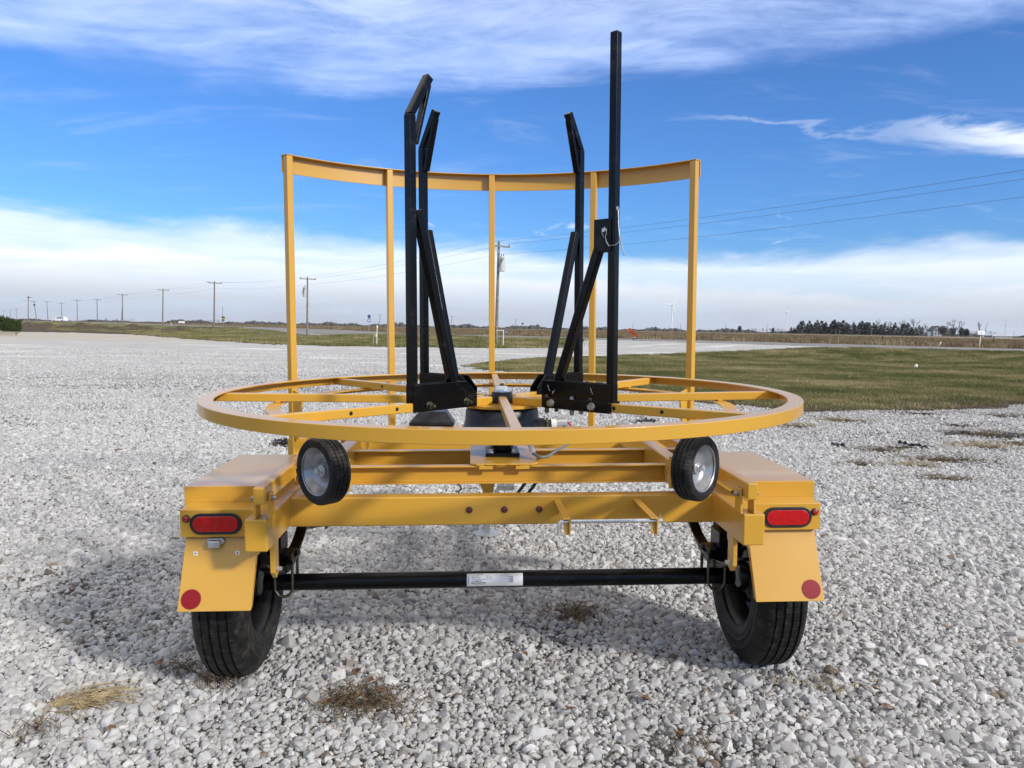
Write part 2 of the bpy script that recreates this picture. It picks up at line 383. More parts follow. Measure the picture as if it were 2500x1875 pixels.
# black uprights that hold the coil
def upright(a, rc, ztop, knee, bolt_out, foot):
    P = lambda r, z, s=0.: U(a, r, z, s)
    w = .0325
    if knee:
        post = MB().bar(P(rc, .772), P(rc, ztop), w, w, (math.cos(rad(a)), math.sin(rad(a)), 0)).build('upright_post', BLK, T, .004, 3)
        dr, dz = -.094, .161; L = math.hypot(dr, dz); ur, uz = dr/L, dz/L; nr, nz = uz, -ur     # bent tip leans inwards
        q = [(rc+w/2, ztop+.001), (rc+w/2+ur*L, ztop+uz*L), (rc+w/2+ur*L-nr*w, ztop+uz*L-nz*w), (rc-w/2, ztop+.001)]
        tip = MB().prism([P(r, z, -w/2+.0008) for r, z in q], P(0, 0, w-.0016)-P(0, 0, 0)).build('bent_tip', BLK, post, .0035, 3)
        e0 = (rc-w/2-.0005, ztop-.100); e1 = (rc-w/2-.066, ztop+.124)
        MB().prism([P(r, z, -.015) for r, z in (e0, e1, (e1[0]-.012, e1[1]-.004), (e0[0]-.012, e0[1]-.006))], P(0, 0, .030)-P(0, 0, 0)).build('stiffener_strap', BLK, post, .0015)
        btop, bz = rc-w/2-.014, 1.49
    else:
        post = MB().bar(P(rc, .772), P(rc, ztop), w, w, (math.cos(rad(a)), math.sin(rad(a)), 0)).build('upright_post', BLK, T, .005, 3)
        btop, bz = rc-w/2-.024, 1.415
    MB().bar(P(foot, .795), P(btop, bz), .0325, .0325, (math.cos(rad(a)), math.sin(rad(a)), .0)).build('brace', BLK, post, .004, 3)
    for s in (-1, 1):                               # mounting bracket: side cheeks and ledge
        y0 = s*.0178
        n = P(0, 0, s*.005)-P(0, 0, 0)
        r0, r1 = rc-.325, rc+.012
        MB().prism([P(r, z, y0) for r, z in ((r0, .733), (r1, .733), (r1, .838), (r0+.055, .838), (r0, .785))] if knee else
                   [P(r, z, y0) for r, z in ((r0, .733), (r1, .733), (r1, .842), (r0, .842))], n).build('bracket_cheek', BLK, post, .002)
        if not knee: MB().prism([P(r, z, s*.0232) for r, z in ((r0+.02, .733), (r1, .733), (r1, .776), (r0+.02, .776))], P(0, 0, s*.014)-P(0, 0, 0)).build('bracket_flange', BLK, post, .002)
        for r in (rc-.262, rc-.065):
            yb = .0232 if knee else .0375; bl = MB().hexbolt(P(r, .755, s*yb), P(0, 0, s)-P(0, 0, 0), .0125, .016)
            if bolt_out: bl.cyl(P(r, .755, s*.036), P(r, .755, s*.056), .0072, 12, .005)
            bl.build('bracket_bolt', GOLDZ if bolt_out else STEEL, post, .0008)
        for r in (rc-.29, rc-.165) if not knee else ():
            MB().hexbolt(P(r, .776, s*.0305), (0, 0, 1), .0075, .010).cyl(P(r, .780, s*.0305), P(r, .712, s*.0305), .0055, 12).cyl(P(r, .733, s*.0305), P(r, .714, s*.0305), .009, 12).build('clamp_bolt', STEEL if r > rc-.2 else GOLDZ, post)
    if not knee:                                    # sleeve, lock pin and lanyard of the removable extension
        for s in (-1, 1):
            MB().prism([P(r, z, s*.0168) for r, z in ((rc-.075, 1.335), (rc+.002, 1.335), (rc+.002, 1.455), (rc-.075, 1.455))], P(0, 0, s*.005)-P(0, 0, 0)).build('sleeve_plate', BLK, post, .0015)
        MB().cyl(P(rc-.022, 1.412, -.036), P(rc-.022, 1.412, .036), .0075, 18).build('lock_pin', ZINC, post, .001)
        MB().cyl(P(rc+.0165, 1.488, -.004), P(rc+.021, 1.488, -.004), .0095, 18).build('lanyard_button', STEEL, post, .001)
        cab = [P(rc+.022, 1.482, -.005), P(rc+.025, 1.455, -.008), P(rc+.028, 1.42, -.010), P(rc+.034, 1.385, -.012), P(rc+.036, 1.365, -.018), P(rc+.026, 1.355, -.027),
               P(rc+.0, 1.353, -.030), P(rc-.010, 1.368, -.032), P(rc-.014, 1.385, -.033), P(rc-.008, 1.405, -.034), P(rc-.016, 1.422, -.035), P(rc-.030, 1.408, -.035), P(rc-.020, 1.385, -.034)]
        MB().tube(cab, .0017, 8).build('lanyard', STEEL, post)
        MB().cyl(P(rc+.032, 1.39, -.012), P(rc+.062, 1.315, -.02), .0024, 10).build('hitch_clip', STEEL, post)
        for r, z, t in ((rc-.285, .812, 1), (rc-.262, .796, -1), (rc-.075, .812, 1), (rc-.082, .778, 0)):
            if t: MB().tube([P(r-.006, z+.011*t, -.0245), P(r, z+.004, -.028), P(r+.002, z-.004, -.028), P(r+.007, z-.011*t, -.0245)], .0014, 6).build('cotter_pin', STEEL, post)
            else: MB().tube([P(r+.006*math.cos(i*PI/4), z+.006*math.sin(i*PI/4), -.0245) for i in range(9)], .0014, 6).build('cotter_pin', STEEL, post)
    return post
tag(upright(225, .497, 1.832, True, True, .283), 'tall black upright nearest the camera on the left, tip bent inwards')
tag(upright(135, .493, 1.862, True, True, .283), 'black upright with bent tip at the far left of the turntable')
tag(upright(45, .533, 1.868, True, False, .295), 'black upright with bent tip at the far right of the turntable')
tag(upright(315, .563, 2.122, False, False, .292), 'tallest black upright, straight, with a silver lock pin on a wire lanyard')
# curved guard at the front
GR = 1.573; GY = .29; aE = math.degrees(math.asin((1.335-GY)/(GR-.008))); gz = 2.013
def UG(ang, r, z, s=0.): return U(ang, r, z, s)+Vector((0, GY-RY, 0))
a0, a1 = rad(aE)-.0145, PI-rad(aE)+.0145
MB().sweep(zz([(GR+.022, gz-.098), (GR+.022, gz), (GR-.030, gz), (GR-.030, gz-.005), (GR+.016, gz-.005), (GR+.016, gz-.098)]), 0, GY, a0, a1, 72).build('guard_rail', YEL, T, .0015)
MB().sweep(zz([(GR+.022, .300), (GR+.022, .395), (GR-.030, .395), (GR-.030, .300)]), 0, GY, a0, a1, 72).build('guard_sill', YEL, T, .003)
for i, a in enumerate(np.linspace(aE, 180-aE, 5)):
    r = GR-.008
    p = MB().bar(UG(a, r-.0, .395), UG(a, r, gz-.0055), .038 if i in (1, 2, 3) else .040, .040, (math.cos(rad(a)), math.sin(rad(a)), 0)).build('guard_post', YEL, T, .004, 3)
    if i in (0, 4):
        s = 1 if i == 0 else -1
        MB().prism([UG(a, GR-.032, .395, s*.0), UG(a, GR-.032, .68), UG(a, GR-.115, .66), UG(a, GR-.065, .395)], U(a, 0, 0, .012)-U(a, 0, 0)).build('post_gusset', YEL, p, .002)
# fenders, light boxes and flaps
for s in (-1, 1):
    xi, xo = .905, 1.188
    def X(x): return s*x
    prof = [(-.303, .300), (-.303, .467), (.375, .467), (.54, .36), (.60, .12), (.594, .12), (.535, .355), (.372, .461), (-.297, .461), (-.297, .300)]
    fe = MB().prism([V(X(xi), y, z) for y, z in prof], (s*(xo-xi), 0, 0))
    fe.prism([V(X(xo)-s*.001, y, z) for y, z in ((-.298, .40), (-.298, .4625), (.371, .4625), (.535, .357), (.53, .33), (.36, .40))], (-s*.004, 0, 0))
    fe = fe.build('fender', YEL, T, .0025, 3)
    MB().prism([V(X(xi-.02), y, z) for y, z in ((-.40, .303), (-.40, .404), (-.3035, .408), (-.3035, .303))], (s*(1.170-xi+.02), 0, 0)).build('light_box', YEL, T, .003, 3)
    fl = MB().prism([V(X(.905), -.372, .3025), V(X(1.160), -.372, .3025), V(X(1.166), -.465, .054), V(X(.911), -.465, .054)], (0, .004, -.0015))
    fl.prism([V(X(.9045), -.372, .3025), V(X(.9045), -.345, .30), V(X(.9105), -.440, .060), V(X(.9105), -.465, .054)], (s*.004, 0, 0))
    fl = fl.build('mud_flap', YEL, fe, .0016)
    MB().lathe([(0, 0), (.0345, 0), (.0345, .0012), (0, .0014)], V(X(1.121), -.4515, .094), (0, -.936, .350), 36).build('round_reflector', REDDOT, fe)
    # oval lamp with grommet
    def oval(a_, b_, y, n=12):
        pts = []
        for i in range(n+1): t = -PI/2+PI*i/n; pts.append((a_+b_*math.cos(t), b_*math.sin(t)))
        for i in range(n+1): t = PI/2+PI*i/n; pts.append((-a_+b_*math.cos(t), b_*math.sin(t)))
        return [V(X(1.043)+p, y, .3525+q) for p, q in pts]
    A_, B_ = .0535, .0385
    gm = MB().prism(oval(A_, B_, -.4005), (0, -.007, 0)).build('tail_light', BLKM, T, .003, 3)
    MB().prism(oval(A_-.001, B_-.0105, -.4078), (0, -.004, 0)).build('lens', REDL, gm, .003, 3)
    def marker(p, d, r=.0135):
        p, d = Vector(p), Vector(d)
        mk = MB().lathe([(0, 0), (r, 0), (r, .004), (r*.72, .006), (0, .006)], p, d, 24).build('marker_light', BLKM, T)
        MB().lathe([(r*.74, .0055), (r*.66, .009), (r*.3, .011), (0, .0112)], p, d, 20).build('lens', REDD if r < .013 else REDL, mk)
    marker(V(X(1.147), -.4005, .3715), (0, -1, 0))
    marker(V(X(1.1705), -.365, .375), (s, 0, 0))
    # hubs, springs, wheels
    xc = 1.078
    MB().prism([V(s*.832, -.43, .293), V(s*.832, -.37, .293), V(s*.832, -.37, .165), V(s*.832, -.40, .150), V(s*.832, -.43, .178)], (s*.016, 0, 0)).build('spring_hanger', YEL, T, .002)
    MB().prism([V(s*.888, -.43, .293), V(s*.888, -.37, .293), V(s*.888, -.37, .245), V(s*.888, -.43, .245)], (s*.010, 0, 0)).build('spring_hanger', YEL, T, .002)
    MB().hexbolt(V(s*.887, -.41, .268), (-s, 0, 0), .007, .016).build('hanger_bolt', ZINC, T)
    MB().prism([V(s*.872, .30, .293), V(s*.872, .52, .293), V(s*.872, .42, .13), V(s*.872, .38, .13)], (s*.05, 0, 0)).build('spring_hanger', YEL, T, .001)
    MB().hexbolt(V(s*.831, -.40, .185), (-s, 0, 0), .008, .016).build('hanger_bolt', ZINC, T)
    MB().cyl(V(s*.850, -.33, .262), V(s*.885, -.33, .262), .024, 16).build('bump_bracket', YEL, T)
    ls = MB()
    for j, (y0, y1, z0) in enumerate(((-.365, .40, .185), (-.30, .31, .150), (-.22, .22, .112))):
        for q in range(8):
            f0, f1 = q/8, (q+1)/8
            A = lambda f: (y0+(y1-y0)*f, .058+.012*(2-j)+(z0-.058-.012*(2-j))*(2*f-1)**2)
            (ya, za), (yb, zb) = A(f0), A(f1)
            ls.bar(V(s*.898, ya, za), V(s*.898, yb, zb), .045, .009)
    ls = ls.build('leaf_spring', BLK, T)
    MB().span(V(s*.898-.045, -.075, .092), V(s*.898+.045, .075, .108)).span(V(s*.898-.034, -.06, .108), V(s*.898+.034, .06, .126)).build('spring_plate', BLK, ls, .002)
    for y in (-.046, .046):
        xs = s*.898
        ub = [V(xs-.036, y, .125), V(xs-.036, y, .03), V(xs-.035, y, -.022), V(xs-.020, y, -.044), V(xs, y, -.048), V(xs+.020, y, -.044), V(xs+.035, y, -.022), V(xs+.036, y, .03), V(xs+.036, y, .125)]
        ub_ = MB().tube(ub, .0062, 10)
        for q in (-1, 1): ub_.hexbolt(V(xs+q*.036, y, .108), (0, 0, 1), .0105, .013)
        ub_.build('u_bolt', GOLDZ, T)
    MB().span(V(s*.93-.028, -.06, .13), V(s*.93+.028, .06, .20)).build('bump_stop', BLK, T, .004)
    rim = MB()
    side = -s                                       # profile runs from the inner (visible) side outwards
    ax = Vector((-s, 0, 0)); o = V(s*xc, 0, 0)
    rim.lathe([(.205, .088), (.214, .084), (.206, .076), (.194, .060), (.182, .03), (.180, -.03), (.200, -.072), (.210, -.086)], o, ax, 64)
    rim.lathe([(.181, .0), (.150, -.022), (.095, -.010), (.070, -.012), (.050, -.02), (.0, -.02)], o, ax, 64)
    rim.lathe([(.181, -.004), (.150, -.026), (.095, -.014), (0, -.024)], o, ax, 64)
    rim = rim.build('road_wheel', RIMB, T)
    for k in range(8):
        a = k*PI/4+.2; MB().cyl(o+ax*.0-ax*.0165+Vector((0, math.cos(a), math.sin(a)))*.124, o-ax*.0135+Vector((0, math.cos(a), math.sin(a)))*.124, .016, 16).build('vent_hole', DARK, rim)
    MB().lathe([(0, .075), (.052, .075), (.060, .06), (.066, .02), (.072, .0), (.072, -.01)], o, ax, 32).lathe([(.112, .045), (.116, .02), (.116, .03), (.05, .05), (.05, .046)], o, ax, 40).build('brake_drum', BLK, rim)
    hw = .086; g_ = .007; R = R_W
    tp = [(.203, hw-.004), (.214, hw+.002), (.240, hw+.011), (.246, hw+.0125), (.248, hw+.0112), (.262, hw+.0130), (.264, hw+.0146), (.268, hw+.0146), (.270, hw+.0132), (.296, hw+.0132), (.298, hw+.0143), (.301, hw+.0128), (.318, hw+.008), (.342, hw-.006), (.355, hw-.018)]
    tread = []
    for c, wd in ((.048, .0044), (.016, .0048), (-.016, .0048), (-.048, .0044)):
        crown = lambda t: R-.9*t*t
        tread += [(crown(c), c+wd), (crown(c)-g_, c+wd-.001), (crown(c)-g_, c-wd+.001), (crown(c), c-wd)]
    prof = tp+tread+[(r, -t) for r, t in tp[::-1]]
    ty = MB().lathe(prof, o, ax, 160).build('tyre', RUB, rim, origin=o)
    at_ = ty.data.attributes.new('tread', 'FLOAT', 'POINT'); 
    at_.data.foreach_set('value', [1. if math.hypot(v.co.y, v.co.z) > .345 else (.8 if math.hypot(v.co.y, v.co.z) > .335 else 0.) for v in ty.data.vertices])
    # casters under the inner ring
    ca = -127. if s < 0 else -53.
    ca = 234.5 if s < 0 else 305.5
    u = Vector((s*.707, -.707, 0)); co = V(s*.594, -.736, .607)
    rw = .108
    cr = MB().lathe([(.073, .029), (.077, .032), (.0765, .028), (.070, .022), (.062, .004), (.052, -.006), (.038, -.009), (.026, -.008), (.023, .001), (0, .002)], co, u, 56)
    cr.lathe([(.073, -.029), (.077, -.032), (.07, -.022), (.062, -.01), (.05, -.014), (0, -.014)], co, u, 40)
    cr = cr.build('support_caster', SILV, T)
    gp_ = []
    for c in (.0145, 0, -.0145): gp_ += [(rw-.0006, c+.0035), (rw-.0035, c+.0022), (rw-.0035, c-.0022), (rw-.0006, c-.0035)]
    MB_ = MB().lathe([(.072, .028), (.078, .033), (.090, .035), (.100, .033), (rw-.003, .027), (rw-.0012, .024)]+gp_+[(rw-.0012, -.024), (rw-.003, -.027), (.100, -.033), (.090, -.035), (.076, -.032), (.072, -.028)], (0, 0, 0), (1, 0, 0), 96)
    ct = MB_.build('tyre', RUBC, cr); ct.rotation_euler = u.to_track_quat('X', 'Z').to_euler(); ct.location = co
    at_ = ct.data.attributes.new('tread', 'FLOAT', 'POINT')
    at_.data.foreach_set('value', [1. if math.hypot(v.co.y, v.co.z) > .103 else 0. for v in ct.data.vertices])
    MB().cyl(co+u*.004, co+u*.010, .019, 24).cyl(co+u*.010, co+u*.014, .015, 20).hexbolt(co+u*.014, u, .011, .016).build('axle_bolt', ZINC, cr, .001)
    MB().cyl(co-u*.012, co-u*.085, .016, 20).build('caster_axle', ZINC, cr)
    inner = co-u*.075
    MB().bar(inner+Vector((0, 0, .03)), inner+Vector((0, 0, -.075)), .06, .012, u).bar(inner+Vector((0, 0, -.05)), V(s*.68, -.36, .50), .05, .03).build('caster_mount', YEL, cr, .002)
for x in (-.138, -.002, .133): marker(V(x, -.2215, .3485), (0, -1, 0), .0125)
# weld beads where the beams meet
def weld(pts, name='weld_bead'):
    r = random.Random(len(pts)+int(pts[0][0]*1000)); out = []
    for a, b in zip(pts[:-1], pts[1:]):
        a, b = Vector(a), Vector(b); k = max(2, int((b-a).length/.004))
        for i in range(k): out.append(a.lerp(b, i/k)+Vector((r.gauss(0, .0005), r.gauss(0, .0005), r.gauss(0, .0005))))
    return MB().tube(out+[Vector(pts[-1])], .0036, 6).build(name, YEL, T, fix=False)
for s in (-1, 1):
    weld([V(s*.8205, -.2205, .291), V(s*.8205, -.2205, .398), V(s*.8205, -.158, .4005)])
    weld([V(s*.8205, -.1425, .438), V(s*.8205, -.1425, .500)]); weld([V(s*.6500, -.1425, .438), V(s*.6500, -.1425, .500)]); weld([V(s*.6500, .2305, .438), V(s*.6500, .2305, .500)])
    weld([V(s*.9045, -.4005, .402), V(s*.9045, -.305, .408)])
for x in (.190, .500): weld([V(x+.001, -.2225, .371), V(x+.026, -.2225, .371)]); weld([V(x+.0205, -.2225, .372), V(x+.0205, -.2225, .326)])
for x in (-.0725, .0175): weld([V(x, -.1525, .512), V(x+.05, -.1525, .512)])
# axle
ax_ = MB().cyl(V(-.985, 0, -.003), V(.985, 0, -.003), .0345, 40).build('axle_tube', BLK, T)
lb = MB().lathe([(.0350, -.150), (.0350, .083)], V(0, 0, -.003), (1, 0, 0), 20, 0, 1)
def on_axle(x, t, r=.0356): return V(x, -r*math.cos(t), -.003+r*math.sin(t))     # t = angle up from the rear
def patch(m_, x0, x1, t0, t1, r, n=6):
    vs = []; 
    for i in range(n+1):
        t = t0+(t1-t0)*i/n; vs += [on_axle(x0, t, r), on_axle(x1, t, r)]
    m_.add(vs, [(2*i, 2*i+1, 2*i+3, 2*i+2) for i in range(n)]); return m_
patch(MB(), -.150, .083, -.62, 1.02, .0350, 16).build('axle_label', LABEL, ax_)
pr = MB(); rr = random.Random(3)
def dashes(x0, x1, t, h, lo, hi):
    x = x0
    while x < x1:
        w = rr.uniform(lo, hi); patch(pr, x, min(x+w, x1), t-h/2, t+h/2, .0353, 1); x += w+rr.uniform(.001, .0028)
for t, x0, x1, h, lo, hi in ((.86, -.108, -.080, .07, .002, .006), (.70, -.118, -.10, .05, .002, .004), (.70, -.075, -.058, .04, .002, .006), (.53, -.13, -.092, .06, .002, .007), (.53, -.07, -.045, .06, .002, .006),
                             (.32, -.128, -.044, .07, .002, .006), (.10, -.13, -.118, .05, .003, .006), (.10, -.116, -.086, .12, .004, .008), (-.13, -.131, -.070, .17, .002, .005), (-.33, -.12, -.075, .05, .002, .006), (-.46, -.131, -.045, .03, .001, .003)):
    dashes(x0, x1, t, h, lo, hi)
for t in np.linspace(-.30, .60, 10): patch(pr, -.1455, -.1455+rr.uniform(.003, .005), t-.03, t+.03, .0353, 1)
pr.build('small_print', INK, ax_)
cu = bpy.data.curves.new('serial', 'FONT'); cu.body = '115588'; cu.size = .036; cu.resolution_u = 3
tmp = bpy.data.objects.new('serial', cu); C.objects.link(tmp); bpy.context.view_layer.update()
sm = bpy.data.meshes.new_from_object(tmp.evaluated_get(bpy.context.evaluated_depsgraph_get())); bpy.data.objects.remove(tmp)
bm = bmesh.new(); bm.from_mesh(sm); bmesh.ops.triangulate(bm, faces=bm.faces); bmesh.ops.subdivide_edges(bm, edges=bm.edges, cuts=1); bm.to_mesh(sm); bm.free()
xs_ = [v.co.x for v in sm.vertices]; w_ = max(xs_)-min(xs_); hs_ = max(v.co.y for v in sm.vertices)
for v in sm.vertices:
    p = on_axle(.016+(v.co.x-min(xs_))/w_*.026, -.10+v.co.y/hs_*.72, .0354); v.co = p
sm.name = 'serial_number'; sm.materials.append(INK); so = bpy.data.objects.new('serial_number', sm); C.objects.link(so); so.parent = ax_
# licence lamp and clips on the left flap
yl = lambda z: -.372-(.3025-z)*.093/.2485
n_ = Vector((0, -.9366, .3505)); n_ = Vector((0, -.9366, -.3505))
lp = V(-1.050, yl(.278), .283)
ll = MB().prism([lp+Vector((a, 0, b)) for a, b in ((-.034, 0), (-.024, .013), (.024, .013), (.034, 0), (.022, -.010), (-.022, -.010))], (0, -.012, 0))
ll.prism([lp+Vector((a, -.012, b)) for a, b in ((-.021, .010), (.021, .010), (.021, -.014), (-.021, -.014))], (0, -.020, -.003))
ll = ll.build('licence_lamp', ALU, T, .003)
for x in (-1.120, -.972):
    p = V(x, yl(.243)-.0005, .243)
    MB().prism([p+Vector((a*.0075, 0, b*.0075)) for a, b in ((-1, -1), (1, -1), (1, 1), (-1, 1))], (0, -.002, 0)).build('plate_clip', WPLAST, T)
    MB().cyl(p+Vector((0, -.002, 0)), p+Vector((0, -.0032, 0)), .0026, 10).build('clip_hole', DARK, T)
# pin holder on the rear crossbeam
for x in (.190, .500):
    tb = MB().prism([V(x, -.2215, .380), V(x, -.53, .385), V(x+.027, -.53, .385), V(x+.027, -.2215, .380)], (0, 0, .005))
    tb.prism([V(x+.022, -.2215, .380), V(x+.022, -.2215, .335), V(x+.022, -.500, .334), V(x+.022, -.527, .326), V(x+.022, -.53, .385)], (.005, 0, 0))
    tb.prism([V(x+.001, -.508, .384), V(x+.022, -.508, .384), V(x+.022, -.516, .328), V(x+.007, -.516, .328)], (0, -.004, 0))
    tb.build('pin_tab', YEL, T, .0015)
rd = [V(.177, -.515, .325), V(.177, -.515, .359), V(.1785, -.515, .367), V(.183, -.515, .3735), V(.191, -.515, .376), V(.35, -.515, .376), V(.545, -.515, .376)]
rod = MB().tube(rd, .0066, 12).build('storage_rod', ZINC, T)
MB().tube([V(.538, -.515, .376), V(.539, -.518, .392), V(.537, -.517, .400), V(.534, -.515, .392), V(.535, -.513, .366)], .0013, 6).build('hairpin_clip', ZINC, rod)
# cable, battery, jack, hitch and hoses at the front
MB().tube([V(.116, RY-.09, .56), V(.125, RY-.14, .535), V(.150, RY-.155, .522), V(.185, RY-.12, .519), V(.24, RY+.02, .523), V(.33, RY+.20, .530), V(.45, RY+.42, .535), V(.60, RY+.58, .535)], .0062, 10).build('power_cable', GREYC, T)
MB().cyl(V(.108, RY-.075, .58), V(.125, RY-.14, .537), .010, 12).build('cable_gland', WPLAST, T)
bb = MB().span(V(-.50, 1.46, .29), V(-.245, 1.64, .45)).build('battery_box', BLKM, T, .006)
ld = MB(); x0, x1, y0, y1 = -.508, -.237, 1.452, 1.648
ld.span(V(x0, y0, .4505), V(x1, y1, .468))
lo = [V(x0+.004, y0+.004, .468), V(x1-.004, y0+.004, .468), V(x1-.004, y1-.004, .468), V(x0+.004, y1-.004, .468)]
hi = [V(x0+.062, y0+.03, .532), V(x1-.048, y0+.03, .532), V(x1-.048, y1-.03, .532), V(x0+.062, y1-.03, .532)]
ld.add(lo+hi, [(3, 2, 1, 0), (4, 5, 6, 7)]+[(i, (i+1) % 4, 4+(i+1) % 4, 4+i) for i in range(4)])
ld.prism([V(-.40, y0+.003, .468), V(-.35, y0+.003, .468), V(-.352, y0+.034, .534), V(-.39, y0+.034, .534)], (0, .006, 0))
ld.build('lid', BLKM, bb, .003)
MB().bar(V(-.56, 1.52, .283), V(-.18, 1.52, .283), .14, .012).build('battery_tray', YEL, T, .002)
jk = MB().bar(V(-.034, 1.94, .30), V(-.034, 1.94, -.10), .055, .055, (0, 1, 0)).build('jack', GALV, T, .004)
MB().bar(V(-.034, 1.94, -.1), V(-.034, 1.94, -.345), .044, .044, (0, 1, 0)).build('inner_tube', GALV, jk, .003)
MB().lathe(zz([(0, -.333), (.03, -.333), (.070, -.343), (.094, -.344), (.094, -.350), (0, -.351)]), (-.034, 1.94, 0), (0, 0, 1), 10).build('foot', GALV, jk)
MB().prism([V(-.165, 1.90, .19), V(.05, 1.90, .19), V(.01, 1.90, -.06), V(-.055, 1.90, -.06)], (0, -.008, 0)).build('jack_plate', YEL, T, .002)
MB().cyl(V(.035, 1.86, -.005), V(.145, 1.86, -.005), .035, 24).build('coupler_tube', ZINC, T)
MB().span(V(.03, 1.83, .02), V(.16, 1.9, .06)).build('coupler_block', BLKM, T, .003)
for x in (.24, .31):
    MB().tube([V(x, 1.8, .06), V(x-.045, 1.8, -.01), V(x-.10, 1.8, -.08), V(x-.13, 1.85, -.18)], .011, 8).build('safety_hose', BLKM, T)
MB().tube([V(-.21+.012*math.cos(i*1.9), 1.85+.012*math.sin(i*1.9), .10-.018*i) for i in range(14)], .006, 6).build('safety_chain', GOLDZ, T)

# ------------------------------------------------------------------ ground: one polar grid, every cell belongs to one surface
ROAD = np.array([(75., -30), (52., 14), (31.7, 47.6), (22.8, 57), (11.3, 70.5), (-2.8, 78), (-18, 98), (-59, 147), (-152, 259), (-420, 580), (-1500, 1880)])
ROADZ = np.array([.5, .5, .5, .5, .5, .5, .5, .8, 1.1, 1.1, 1.1])
def road_sd(x, y):                                 # signed distance beyond the near edge, and the road's height there
    best = np.full(np.shape(x), 1e9); sg = np.zeros(np.shape(x)); zr = np.zeros(np.shape(x))
    for i in range(len(ROAD)-1):
        a, b = ROAD[i], ROAD[i+1]; d = b-a; L2 = d@d
        t = np.clip(((x-a[0])*d[0]+(y-a[1])*d[1])/L2, 0, 1)
        ex, ey = x-(a[0]+t*d[0]), y-(a[1]+t*d[1]); ds = np.hypot(ex, ey)
        side = np.sign(d[1]*ex-d[0]*ey); k = ds < best
        best = np.where(k, ds, best); sg = np.where(k, side, sg); zr = np.where(k, ROADZ[i]+t*(ROADZ[i+1]-ROADZ[i]), zr)
    return best*sg, zr
def sstep(a, b, v):
    t = np.clip((v-a)/(b-a), 0, 1); return t*t*(3-2*t)
def ridge(x, y):                                    # low heaps of bare soil at the far left end of the lot
    a, d = np.array((-92., 119.)), np.array((44., 12.)); t = ((x-a[0])*d[0]+(y-a[1])*d[1])/(d@d)
    q = np.abs((x-a[0])*-d[1]+(y-a[1])*d[0])/np.hypot(*d)
    env = np.exp(-(q/4.5)**2)*sstep(-.08, .08, t)*(1-sstep(.55, 1.15, t))
    return env*(.78+.28*np.sin(x*.9+1)+.18*np.sin(x*2.3+y)+.12*np.sin(y*1.9-x*.7))
NRM = ROT @ Vector((0, 0, 1))
def hsin(x, y, s, ph): return (np.sin(x*s+ph)+np.sin(y*s*1.13+ph*2.1)+np.sin((x*.8+y*.6)*s*1.71+ph*.7)+np.sin((x*-.5+y*.9)*s*2.3+ph*1.3))/4
def height(x, y):
    x, y = np.asarray(x, float), np.asarray(y, float)
    pl = -(NRM.x*(x-ROOT.x)+NRM.y*(y-ROOT.y))/NRM.z
    w = 1-sstep(2.2, 7., np.hypot(x-ROOT.x, y-ROOT.y))
    s, zr = road_sd(x, y)
    z = pl*w+zr*sstep(-13, -.5, s)
    z = z-.75*np.exp(-(((x+30)/16)**2+((y-108)/12)**2))
    z = z-.22*np.exp(-((x-16)/14)**2)*np.exp(-((y-44)/5)**2)
    z = z+ridge(x, y)
    r = np.hypot(x, y)
    return z+.018*hsin(x, y, 1.1, .4)*sstep(6, 14, r)*(1-sstep(200, 300, r))
def inpoly(x, y, P):
    P = np.asarray(P); c = np.zeros(np.shape(x), bool); j = len(P)-1
    for i in range(len(P)):
        xi, yi, xj, yj = *P[i], *P[j]
        c ^= ((yi > y) != (yj > y)) & (x < (xj-xi)*(y-yi)/(yj-yi+1e-12)+xi); j = i
    return c
def pdist(x, y, P):
    best = np.full(np.shape(x), 1e9); P = np.asarray(P)
    for a, b in zip(P[:-1], P[1:]):
        d = b-a; t = np.clip(((x-a[0])*d[0]+(y-a[1])*d[1])/(d@d), 0, 1)
        best = np.minimum(best, np.hypot(x-a[0]-t*d[0], y-a[1]-t*d[1]))
    return best
g2 = lambda *pp: [tuple(gp(*p))[:2] for p in pp]
NEAR_R = g2((1120, 895), (1290, 915), (1450, 935), (1600, 963), (1750, 985), (1963, 1004), (2150, 1004), (2350, 1000), (2500, 985))+[(17., 13.), (26., 11.)]
LAWN_R = NEAR_R+[(60., 12.), (52., 30.)]+g2((2700, 869), (2500, 867), (2250, 866), (2000, 864), (1695, 861), (1509, 864), (1420, 869), (1300, 875), (1190, 886))
NEAR_L = [(-260., 240.), (-95., 150.)]+g2((95, 805.5), (190, 807.7), (285, 810), (348, 817), (459, 828), (650, 840.6), (820, 845), (985, 847.5), (1188, 850), (1330, 850))
LAWN_L = NEAR_L+g2((1400, 848), (1440, 840))+[(9.5, 72.), (6., 90.), (-10., 120.), (-150., 330.), (-500., 700.), (-700., 700.)]
DIRT_L = [(-250., 230.), (-80., 112.)]+g2((60, 810), (190, 812), (320, 816), (420, 825), (380, 816), (300, 806), (200, 803))+[(-60., 140.), (-220., 260.)]
SAND_L = g2((70, 809), (130, 809), (300, 813), (450, 830), (620, 842), (600, 849), (420, 836), (250, 822), (60, 816))
thf = np.radians(np.concatenate([np.linspace(-180, -56, 32)[:-1], np.linspace(-56, 56, 830), np.linspace(56, 180, 32)[1:]]))
rs = [.35]
while rs[-1] < 420: rs.append(rs[-1]*(1.03 if rs[-1] < 9 else 1.0125))
while rs[-1] < 14000: rs.append(rs[-1]*1.09)
rs = np.array(rs)
TH, RS = np.meshgrid(thf, rs); GX, GY = RS*np.sin(TH), RS*np.cos(TH); GZ = height(GX, GY)
cx, cy = (GX[1:, 1:]+GX[:-1, :-1])/2, (GY[1:, 1:]+GY[:-1, :-1])/2
jn = np.minimum(1., np.hypot(cx, cy)/30)
